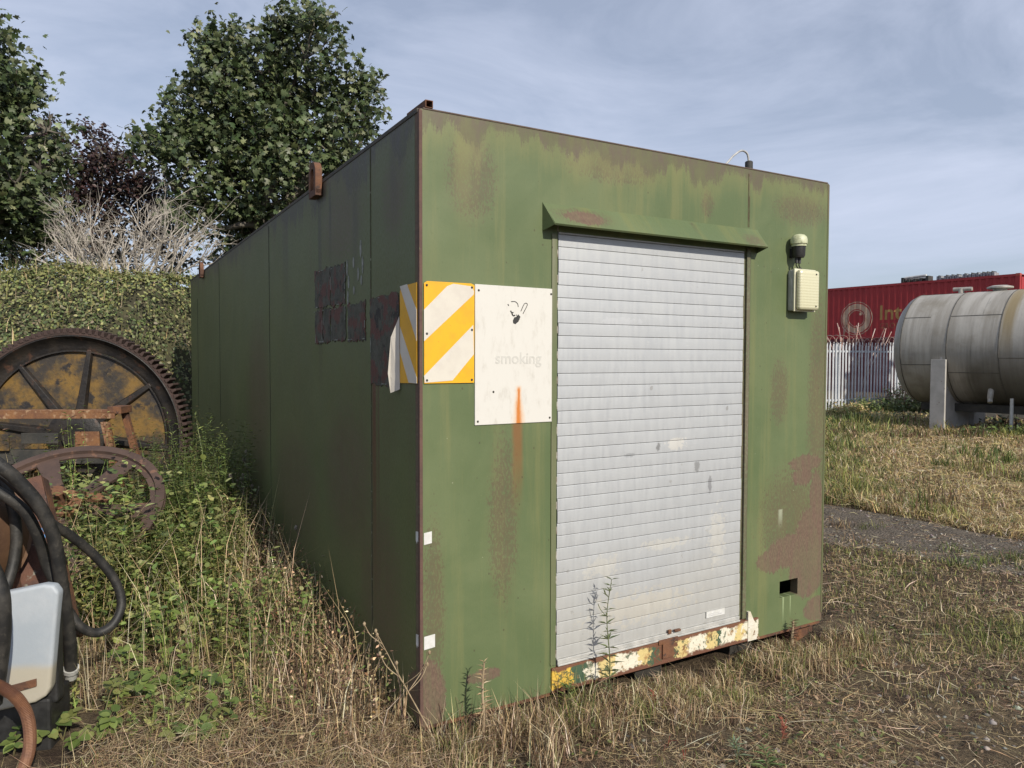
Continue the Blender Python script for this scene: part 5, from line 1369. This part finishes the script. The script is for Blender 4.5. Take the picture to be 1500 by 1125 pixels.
herb_mass(-1.5, 3.35, .5, .28, 40, .06, .17, .045, LUSH, per=10, tm=OVAL)
herb_mass(-2.6, 6.2, .5, .5, 80, .6, 1.1, .09, LUSH[:2] + GREEN[:2], per=26)
herb_mass(-5.6, 6.0, .8, .9, 120, .3, .8, .08, GREEN[:3] + LUSH[:1], per=20)
herb_mass(-5.0, 4.3, .6, .6, 60, .2, .5, .07, GREEN[:3] + LUSH[:1], per=16)
herb_mass(-3.55, 6.0, .35, .15, 12, .8, 1.15, .10, LUSH[:3], per=22)
tag(bag.build('weeds', M_leaf), 'green leafy weeds crowding round the gear wheel and pulley', None, None, 'stuff')

# --- ivy on the bank
bag = Bag()
N = 110000
x = U(-14, .5, N); s = U(-.1, 5.2, N); y = bank_toe(x) + s; z = bank_h(x, y)
e_ = .05
dzdx = (bank_h(x + e_, y) - z) / e_; dzdy = (bank_h(x, y + e_) - z) / e_
nr = unit(np.stack([-dzdx, -dzdy, np.ones(N)], 1))
lump = snoise(x * 1.0, y, 2.3) * .5 + snoise(x + 7, z * 2, 4.5) * .35
P = np.stack([x, y, z], 1) + nr * (np.clip(.12 + .13 * lump, .0, .4) + np.abs(rng.normal(0, .05, N)))[:, None]
top = np.clip((P[:, 2] - 2.2) / .8, 0, 1)
yel = snoise(x + 3, y, 1.1) * .25 + .22 + .38 * top
col = np.where((U(0, 1, N) < yel)[:, None], pick([(.23, .24, .085), (.18, .20, .07), (.28, .27, .11)], N, .2), pick([(.10, .13, .048), (.13, .155, .06), (.07, .09, .036), (.17, .15, .085)], N, .2))
bag.leaves(P, nr + rng.normal(0, .45, (N, 3)), rng.normal(0, 1, (N, 3)) + np.array([0, 0, -.5]), U(.03, .066, N), col, OVAL)
n = 5000; i = rng.integers(0, N, n); bag.blades(P[i], U(.08, .3, n), U(.005, .009, n), U(.1, .7, n), pick(YGRN + STRAW + GREEN, n))
tag(bag.build('ivy_cover', M_ivy), 'ivy and low scrub covering the steep bank', None, None, 'stuff')
# bramble tangle low on the bank beside the cabin
bag = Bag(); N = 5000
x = U(-5.6, -3.9, N); y = U(7.9, 9.9, N); ok = loc_uv(x, y)[0] < -.1; x, y = x[ok], y[ok]; N = len(x)
P = np.stack([x, y, np.maximum(bank_h(x, y), 0) + U(0, .6, N)], 1)
bag.leaves(P, rng.normal(0, 1, (N, 3)) + np.array([0, -.3, .8]), rng.normal(0, 1, (N, 3)), U(.03, .08, N), pick(GREEN + BROWN + [(.3, .29, .22)], N, .2), OVAL)
tag(bag.build('scrub', M_leaf), 'grey green scrub between the gear wheel and cabin', None, None, 'stuff')

# ------------------------------------------------------------------ trees
M_bark = pmat('grey_bark', (.085, .072, .058), (.15, .135, .11), 6, .9, bump=.6)
def limb(mb, a, b, r0, r1, wob=.12, n=5):
    a, b = Vector(a), Vector(b); L_ = (b - a).length
    pts = [a]
    for k in range(1, n): pts.append(a.lerp(b, k / n) + Vector((random.gauss(0, wob), random.gauss(0, wob), random.gauss(0, wob * .5))) * L_ * .25 + Vector((0, 0, -.06 * L_ * math.sin(math.pi * k / n))))
    pts.append(b); pp = catmull(pts, 3)
    mb.tube(pp, [r0 + (r1 - r0) * k / (len(pp) - 1) for k in range(len(pp))], 6, caps=False)
    return pp
def broadleaf(name, base, blobs, label, group, nclus, per, size, cols, tm, wind=(.5, .1), spread=.30, trunk_r=.16, gap=.25, lit=None):
    """blobs: world centre + radius; twigs reach into each blob and carry leaf clusters"""
    base = Vector(base)
    t = empty(name, base, 0, label, 'tree', group)
    tr = MB(); cen = sum((Vector(b[:3]) for b in blobs), Vector()) / len(blobs)
    fork = base.lerp(Vector((cen.x, cen.y, base.z + (cen.z - base.z) * .45)), 1.0)
    loc = lambda p: Vector(p) - base
    limb(tr, (0, 0, -.4), loc(fork), trunk_r, trunk_r * .7, .08)
    w_ = np.array([b[3] ** 2 for b in blobs]); w_ = w_ / w_.sum()
    for (bx_, by_, bz_, br) in blobs:
        c_ = loc((bx_, by_, bz_ - br * .3))
        limb(tr, loc(fork) + Vector((random.gauss(0, .1), random.gauss(0, .1), -.2)), c_, trunk_r * .45, .03, .25)
        for k in range(7):
            d = Vector((random.gauss(0, 1), random.gauss(0, 1), random.gauss(.5, .8))).normalized() * br * random.uniform(.6, .95)
            limb(tr, c_, loc((bx_, by_, bz_)) + d, .024, .006, .2, 3)
    tr.build('trunk', M_bark, t, smooth=True, norm=False)
    bi = rng.choice(len(blobs), nclus, p=w_); B = np.array(blobs)[bi]
    d = unit(rng.normal(0, 1, (nclus, 3))); rad = B[:, 3] * np.clip(U(.25, 1.05, nclus) ** .55, 0, 1.03)
    C_ = B[:, :3] + d * rad[:, None]
    keep = snoise(C_[:, 0] * 1.2 + C_[:, 1], C_[:, 2] * 1.2, 2.4) > -.60 + gap * 2
    C_ = C_[keep]; n = len(C_)
    k = np.repeat(np.arange(n), per); N = len(k)
    st = unit(rng.normal(0, 1, (n, 3)) + np.array([wind[0], wind[1], .35]))
    P = C_[k] + st[k] * U(-.8, 1, N)[:, None] * spread + rng.normal(0, spread * .33, (N, 3))
    az = rng.normal(0, 1, (N, 3)) * .75 + np.array([wind[0], wind[1], -.35])
    nr = rng.normal(0, .65, (N, 3)) + np.array([.25, -.45, .65])
    cv = pick(cols, N, .16) * np.repeat(np.clip(rng.normal(1, .14, (n, 1)), .6, 1.5), per, axis=0)
    bag = Bag(); bag.leaves(P - np.array(base)[None], nr, az, size * U(.6, 1.15, N), np.clip(cv, 0, 1), tm)
    bag.build('crown', M_leaf, t)
    return t
def blob(px, py, r, Y):
    p = at(px, py, Y); return (p.x, p.y + random.uniform(-.6, .6), p.z, r * Y / F_PX)
SYC = [(.055, .080, .032), (.072, .098, .038), (.045, .066, .028), (.095, .12, .05), (.15, .17, .085)]
b1 = [blob(px, py, r, 15) for px, py, r in [(322, 95, 58), (385, 85, 58), (455, 78, 58), (300, 50, 26), (455, 38, 26), (405, 48, 26), (300, 170, 68), (375, 180, 85), (455, 175, 78), (515, 165, 42), (530, 125, 26), (540, 180, 24), (305, 250, 60), (370, 270, 85), (450, 265, 75), (505, 225, 50), (238, 222, 30), (196, 196, 16), (262, 190, 34), (345, 335, 62), (410, 340, 70), (290, 320, 30)]]
broadleaf('sycamore_tree', (-5.2, 15.0, 3.0), b1, 'tall sycamore rising behind the cabin, its crown reaching the top of the photo', 'sycamore trees on the bank', 2100, 12, .134, SYC, MAPLE, wind=(.75, .2))
b2 = [blob(px, py, r, 13) for px, py, r in [(-20, 110, 62), (30, 130, 38), (55, 175, 30), (-30, 200, 90), (40, 225, 45), (5, 60, 26), (-60, 60, 50), (20, 300, 62), (50, 270, 24), (-60, 300, 90), (45, 340, 30), (-120, 180, 90)]]
broadleaf('sycamore_tree', (-9.9, 13.0, 3.0), b2, 'leafy sycamore cut off by the left edge of the photo', 'sycamore trees on the bank', 1300, 12, .135, SYC, MAPLE, wind=(.75, .2))
b3 = [blob(px, py, r, 17) for px, py, r in [(110, 225, 42), (125, 190, 20), (85, 210, 26), (150, 260, 48), (95, 280, 50), (185, 250, 34), (200, 300, 50), (140, 320, 55), (225, 285, 30), (60, 330, 40), (250, 340, 40)]]
broadleaf('plum_tree', (-9.4, 17.0, 3.0), b3, 'dark purple leaved tree between the two sycamores', None, 1000, 13, .105, [(.040, .021, .021), (.055, .028, .026), (.030, .019, .017), (.05, .038, .022)], OVAL, wind=(.4, .1), spread=.22, trunk_r=.09)
b4 = [blob(px, py, r, 19) for px, py, r in [(-40, 360, 60), (40, 370, 40), (110, 375, 35), (180, 370, 40), (260, 375, 45), (330, 370, 40)]]
broadleaf('hedge_tree', (-11, 19, 2.8), b4, 'low dark bushy growth filling in behind the dead bush', None, 420, 12, .13, [(.04, .05, .022), (.05, .042, .026), (.03, .045, .02)], OVAL, wind=(.2, .1), spread=.3, trunk_r=.08)
# tree beyond the right edge whose shade falls on the fence
b5 = [(15.15 + random.uniform(-.25, .25), 16.6 + random.uniform(-.25, .25), z, r) for z, r in [(3.4, .6), (4.1, .8), (4.8, .9), (5.5, .85), (6.1, .7)]]
broadleaf('shade_tree', (15.15, 16.6, 0), b5, 'small bushy tree standing off to the right beside the tank', None, 900, 14, .24, SYC, MAPLE, wind=(.2, .1), trunk_r=.10)

# dead bush on the crest
M_dead = pmat('bleached_twig', (.47, .43, .375), (.34, .30, .255), 12, .85, bump=.3)
DBASE = at(178, 404, 12.4)
bush = empty('dead_bush', DBASE, 0, 'bleached leafless dead bush standing on the crest of the bank', 'dead bush')
def twig(mb, p, d, L_, r, depth):
    pts = [p]; dd = d.copy()
    n = 4
    for k in range(n):
        dd = (dd + Vector((random.gauss(0, .16), random.gauss(0, .16), random.gauss(.02, .12)))).normalized()
        pts.append(pts[-1] + dd * L_ / n)
    mb.tube(pts, [r * (1 - .55 * k / n) for k in range(n + 1)], 5 if depth > 1 else 4, caps=False)
    if depth > 0:
        for k in range(random.choice((2, 3, 3, 4))):
            q_ = pts[random.randint(1, n)]
            d2 = (dd + Vector((random.gauss(0, .55), random.gauss(0, .55), random.gauss(.1, .35)))).normalized()
            twig(mb, q_, d2, L_ * random.uniform(.5, .8), r * .5, depth - 1)
for k in range(34):
    a = math.pi * (k + .5) / 34; ex = -math.cos(a) * 1.0
    d0 = Vector((ex * 1.0, random.gauss(-.15, .4), .55 + .75 * math.sin(a))).normalized()
    p0 = Vector((ex * .55 + random.gauss(0, .1), random.gauss(0, .2), -.15))
    mb_ = MB(); twig(mb_, p0, d0, random.uniform(.7, 1.0), random.uniform(.017, .027), 3); mb_.build('branch', M_dead, bush, norm=False)

# ------------------------------------------------------------------ single plants
def leaf_obj(tm, mat, name, col):
    tv, tt = tm
    return np_mesh(name, tv.copy(), tt.copy(), np.tile(np.array(col), (len(tv), 1)), mat)
BR_T = (np.array([[0, 0, 0], [.18, .28, .05], [.45, .38, .03], [.78, .25, 0], [1, 0, -.12], [.78, -.25, 0], [.45, -.38, .03], [.18, -.28, .05], [.3, 0, -.04], [.7, 0, -.06]], float),
        np.array([[0, 1, 8], [1, 2, 8], [2, 9, 8], [2, 3, 9], [3, 4, 9], [4, 5, 9], [5, 6, 9], [6, 8, 9], [6, 7, 8], [7, 0, 8]]))
br_me = []
for cc in [(.13, .18, .045), (.17, .22, .06), (.095, .14, .04), (.20, .22, .07)]:
    o_ = leaf_obj(BR_T, M_leaf, 'leaf', cc); br_me.append(o_.data); bpy.data.objects.remove(o_)
def bramble(px, py, n, spread, hh, size, label):
    d = at(px, py, 1.0) - Vector((0, 0, CAM_Z)); p = Vector((0, 0, CAM_Z)) + d * (-CAM_Z / d.z)
    z0 = float(hgt(p.x, p.y))
    t = empty('bramble_plant', (p.x, p.y, z0), 0, label, 'bramble', 'green brambles sprawling in the dry grass')
    st = MB(); tips = []
    for k in range(max(3, n // 4)):
        a = random.uniform(0, 6.28); L_ = random.uniform(.4, 1.0) * spread
        pts = catmull([(0, 0, 0), (math.cos(a) * L_ * .4, math.sin(a) * L_ * .4, hh * random.uniform(.7, 1.1)), (math.cos(a + .3) * L_, math.sin(a + .3) * L_, hh * random.uniform(.3, .8))], 6)
        st.tube(pts, .0028, 5, caps=False); tips.append(pts)
    st.build('stem', M_bst, t, norm=False)
    for k in range(n):
        pts = random.choice(tips); q_ = pts[random.randint(3, len(pts) - 1)]
        a0 = random.uniform(0, 6.28); s0 = size * random.uniform(.65, 1.2); me = random.choice(br_me)
        for da in (-1.15, 0, 1.15):
            o_ = link('leaf', me, t)
            nrm = Vector((random.gauss(.15, .25), random.gauss(-.25, .25), 1)).normalized()
            ax = Vector((math.cos(a0 + da), math.sin(a0 + da), random.uniform(-.2, .15)))
            ax = (ax - nrm * ax.dot(nrm)).normalized(); sd = nrm.cross(ax)
            s1 = s0 * (1.12 if da == 0 else .92)
            Mx = Matrix(((ax.x, sd.x, nrm.x, 0), (ax.y, sd.y, nrm.y, 0), (ax.z, sd.z, nrm.z, 0), (0, 0, 0, 1)))
            o_.matrix_local = Matrix.Translation(q_ + ax * .006 + Vector((0, 0, random.uniform(-.01, .02)))) @ Mx @ Matrix.Diagonal((s1, s1, s1, 1))
M_bst = pmat('bramble_stem', (.14, .09, .05), (.12, .15, .05), 20, .7)
bramble(92, 1082, 7, .12, .10, .058, 'bramble with broad bright leaves beside the grey plastic cover')
bramble(195, 1040, 24, .28, .15, .050, 'wide bramble patch low in the left foreground')
bramble(290, 1030, 12, .16, .16, .048, 'small bramble in the dry grass right of the wide patch')
bramble(185, 985, 11, .20, .16, .046, 'bramble sprig standing under the looped hose')
bramble(270, 1090, 9, .18, .08, .042, 'bramble at the bottom edge of the photo')
bramble(20, 1105, 6, .13, .09, .05, 'bramble leaves at the bottom left corner by the conduit')
bramble(410, 905, 9, .16, .34, .045, 'upright yellow green bramble near the shaded cabin side')
bramble(205, 900, 7, .16, .22, .042, 'bramble sprig inside the bend of the looped hose')
bramble(330, 1075, 9, .18, .14, .05, 'bramble with pale leaves between the patch and the cabin corner')
bramble(150, 1095, 9, .18, .13, .052, 'bramble just right of the conduit at the bottom edge')
bramble(240, 965, 10, .20, .20, .048, 'bramble standing a little higher behind the wide patch')
bramble(330, 960, 7, .14, .22, .044, 'slim bramble in the tall straw left of the shaded wall')
bramble(120, 800, 10, .22, .30, .05, 'bramble growing up through the leaning pulley wheel')

def ground_at(px, py):
    d = at(px, py, 1.0) - Vector((0, 0, CAM_Z)); p = Vector((0, 0, CAM_Z)) + d * (-CAM_Z / d.z)
    return Vector((p.x, p.y, float(hgt(p.x, p.y))))
def stalk(name, base, pts, r, label, cat, group, mat, leaves=None, tm=LANCE, lcol=GREEN, lsize=.05, twigs=0, heads=None, tw_len=.15, lz=(.1, 1.0)):
    t = empty(name, base, 0, label, cat, group)
    path = catmull([Vector(p) for p in pts], 6); m_ = len(path)
    st = MB(); st.tube(path, [r * (1 - .6 * k / (m_ - 1)) for k in range(m_)], 6, caps=False); ends = [path[-1]]
    for k in range(twigs):
        q_ = path[random.randint(m_ // 3, m_ - 2)]; a = random.uniform(0, 6.28)
        L_ = tw_len * random.uniform(.5, 1.2)
        e1 = q_ + Vector((math.cos(a) * .6, math.sin(a) * .6, .75)) * L_
        st.tube(catmull([q_, q_.lerp(e1, .5) + Vector((math.cos(a), math.sin(a), -.2)) * L_ * .1, e1], 4), [r * .5] * 8 + [r * .35], 5, caps=False); ends.append(e1)
    st.build('stem', mat, t, norm=False)
    if heads:
        hb = MB()
        for e1 in ends: hb.lathe([(0, -.012 * heads), (.007 * heads, -.004 * heads), (.008 * heads, .004 * heads), (.004 * heads, .012 * heads), (0, .013 * heads)], 7, Matrix.Translation(e1))
        hb.build('seed_heads', mat, t, norm=False)['kind'] = 'stuff'
    if leaves:
        b_ = Bag(); N = leaves; i = rng.integers(int(m_ * lz[0]), max(int(m_ * lz[1]), int(m_ * lz[0]) + 1), N); i = np.minimum(i, m_ - 1)
        P = np.array([path[k][:] for k in i]); a = U(0, 6.28, N)
        tt_ = i / m_
        b_.leaves(P, np.stack([-np.cos(a) * .5, -np.sin(a) * .5, np.ones(N)], 1), np.stack([np.cos(a), np.sin(a), U(.1, .9, N)], 1), lsize * U(.6, 1.2, N) * (1.2 - .7 * tt_), pick(lcol, N, .15), tm)
        b_.build('foliage', M_leaf, t)['kind'] = 'stuff'
    return t
M_gstem = pmat('green_stem', (.12, .14, .05), (.09, .10, .045), 20, .7)
M_dstem = pmat('dry_stalk', (.38, .30, .19), (.26, .19, .115), 30, .85, bump=.3)
M_greystem = pmat('grey_stalk', (.24, .215, .17), (.17, .15, .12), 30, .85)
x, y, z = wuv(.905, -.11); z = float(hgt(x, y))
stalk('tall_weed', (x, y, z), [(0, 0, 0), (.01, .0, .2), (-.005, .01, .42), (.015, .0, .60)], .0035, 'tall thin green weed standing before the silver shutter', 'weed', None, M_gstem, 80, LANCE, [(.11, .14, .06), (.14, .165, .075)], .065, 4, None, .08)
x, y, z = wuv(.69, -.10); z = float(hgt(x, y))
stalk('tall_weed', (x, y, z), [(0, 0, 0), (.0, .0, .1), (.0, .01, .17)], .003, 'short dark weed at the left end of the striped sill', 'weed', None, M_gstem, 40, LANCE, GREEN[:3], .07)
p = ground_at(705, 1092)
stalk('dry_dock', p, [(0, 0, 0), (.01, 0, .12), (.005, 0, .25), (.012, .01, .36)], .008, 'withered tan dock stem standing before the green wall', 'dead plant', None, M_dstem, 70, LANCE, STRAW + BROWN[:1], .055, 0, None, .1, (.15, 1.0))
p = ground_at(650, 1105)
stalk('dry_stalk', p, [(0, 0, 0), (-.10, .02, .17), (-.20, .04, .34), (-.29, .06, .50)], .0036, 'long bare forked stalk leaning left across the cabin corner', 'dead plant', None, M_dstem, None, twigs=7, tw_len=.22, heads=.8)
p = ground_at(552, 1075)
stalk('dry_teasel', p, [(0, 0, 0), (.0, .0, .1), (-.005, 0, .22)], .008, 'brown withered seed spike near the cabin corner', 'dead plant', None, M_dstem, 60, LANCE, [(.40, .26, .10), (.25, .15, .08)], .035, 0, None, .1, (.3, 1.0))
for (px, py, H_, lx, lab) in [(392, 800, .72, -.20, 'tall grey dead stalk with seed heads against the shaded wall'), (372, 815, .58, -.10, 'shorter dead stalk with seed heads left of the tall one'), (455, 880, .42, .02, 'branched dead stalk by the middle of the shaded wall')]:
    p = ground_at(px, py)
    stalk('dead_stalk', p, [(0, 0, 0), (lx * .3, 0, H_ * .4), (lx * .7, 0, H_ * .75), (lx, 0, H_)], .006, lab, 'dead plant', 'dead stalks by the shaded wall', M_greystem, None, twigs=8, tw_len=.2, heads=1.6)
p = ground_at(352, 830)
stalk('yellowing_weed', p, [(0, 0, 0), (.0, 0, .14), (-.03, 0, .30), (-.02, 0, .42)], .008, 'yellowing broad leaved weed among the dry stems', 'weed', None, M_gstem, 34, OVAL, [(.38, .33, .07), (.26, .28, .07), (.20, .24, .06)], .085)
p = ground_at(1078, 1118)
for k, (dx, dy, lab) in enumerate([(0, 0, 'silvery green young plant at the bottom edge of the photo'), (.10, -.06, 'greener young plant beside the silvery one')]):
    stalk('young_plant', p + Vector((dx, dy, 0)), [(0, 0, 0), (.005, 0, .05), (-.008, 0, .10)], .003, lab, 'weed', 'young plants in the thatch', M_gstem, 26, LANCE, [(.22, .26, .17), (.17, .22, .12)] if k == 0 else [(.13, .18, .07)], .07)
for (px, py, lab) in [(405, 950, 'upright red sorrel spike left of the shaded wall'), (955, 1040, 'small red sorrel below the striped sill'), (1145, 1085, 'thin red sorrel in the brown thatch')]:
    p = ground_at(px, py); h_ = .26 if px < 500 else .09
    stalk('red_sorrel', p, [(0, 0, 0), (.01, 0, h_ * .5), (.0, .01, h_)], .003, lab, 'weed', 'red sorrel plants', pmat('red_stem', (.25, .08, .05), (.18, .06, .04), 20, .7), 90 if px < 500 else 30, DIAMOND, RED, .026, 6, None, h_ * .45)
x, y, z = wuv(2.27, -.05); z = float(hgt(x, y))
stalk('withered_clump', (x, y, z), [(0, 0, 0), (.0, 0, .08), (.005, 0, .17)], .012, 'withered reddish brown clump at the right end of the cabin foot', 'dead plant', None, M_dstem, 90, LANCE, [(.22, .13, .09), (.15, .085, .06)], .05, 0, None, .1, (.1, 1.0))
# bare reddish shoots behind the fence
t = empty('bare_shrub', FO + FD * 5.1 + Vector((-.3, .6, 0)), 0, 'leafless reddish shrub poking above the razor wire', 'shrub')
m = MB()
for k in range(14):
    a = random.uniform(-1.3, 1.3); pts = [Vector((a * .25, 0, 0)), Vector((a * .5, random.gauss(0, .1), 1.3)), Vector((a * .8, random.gauss(0, .2), 2.0)), Vector((a * 1.05 + random.gauss(0, .1), random.gauss(0, .2), 2.45 + random.uniform(0, .35)))]
    m.tube(catmull(pts, 3), .014, 4, caps=False)
m.build('shoots', M_wire, t, norm=False)

# fixings too small to pick apart stay joined
for o_ in scene.objects:
    if o_.type == 'MESH' and o_.name.split('.')[0] in ('end_locks', 'screws', 'lamp_screws', 'torn_edge', 'weld_seam', 'pictogram', 'sticker_print', 'bottom_flange', 'guide_rail', 'bottom_bar', 'latch', 'sensor_cable', 'sensor_base', 'sill_bracket', 'vent_pipe', 'skid_beam', 'shoots', 'lettering', 'top_channel', 'box_body'):
        o_['kind'] = 'stuff'
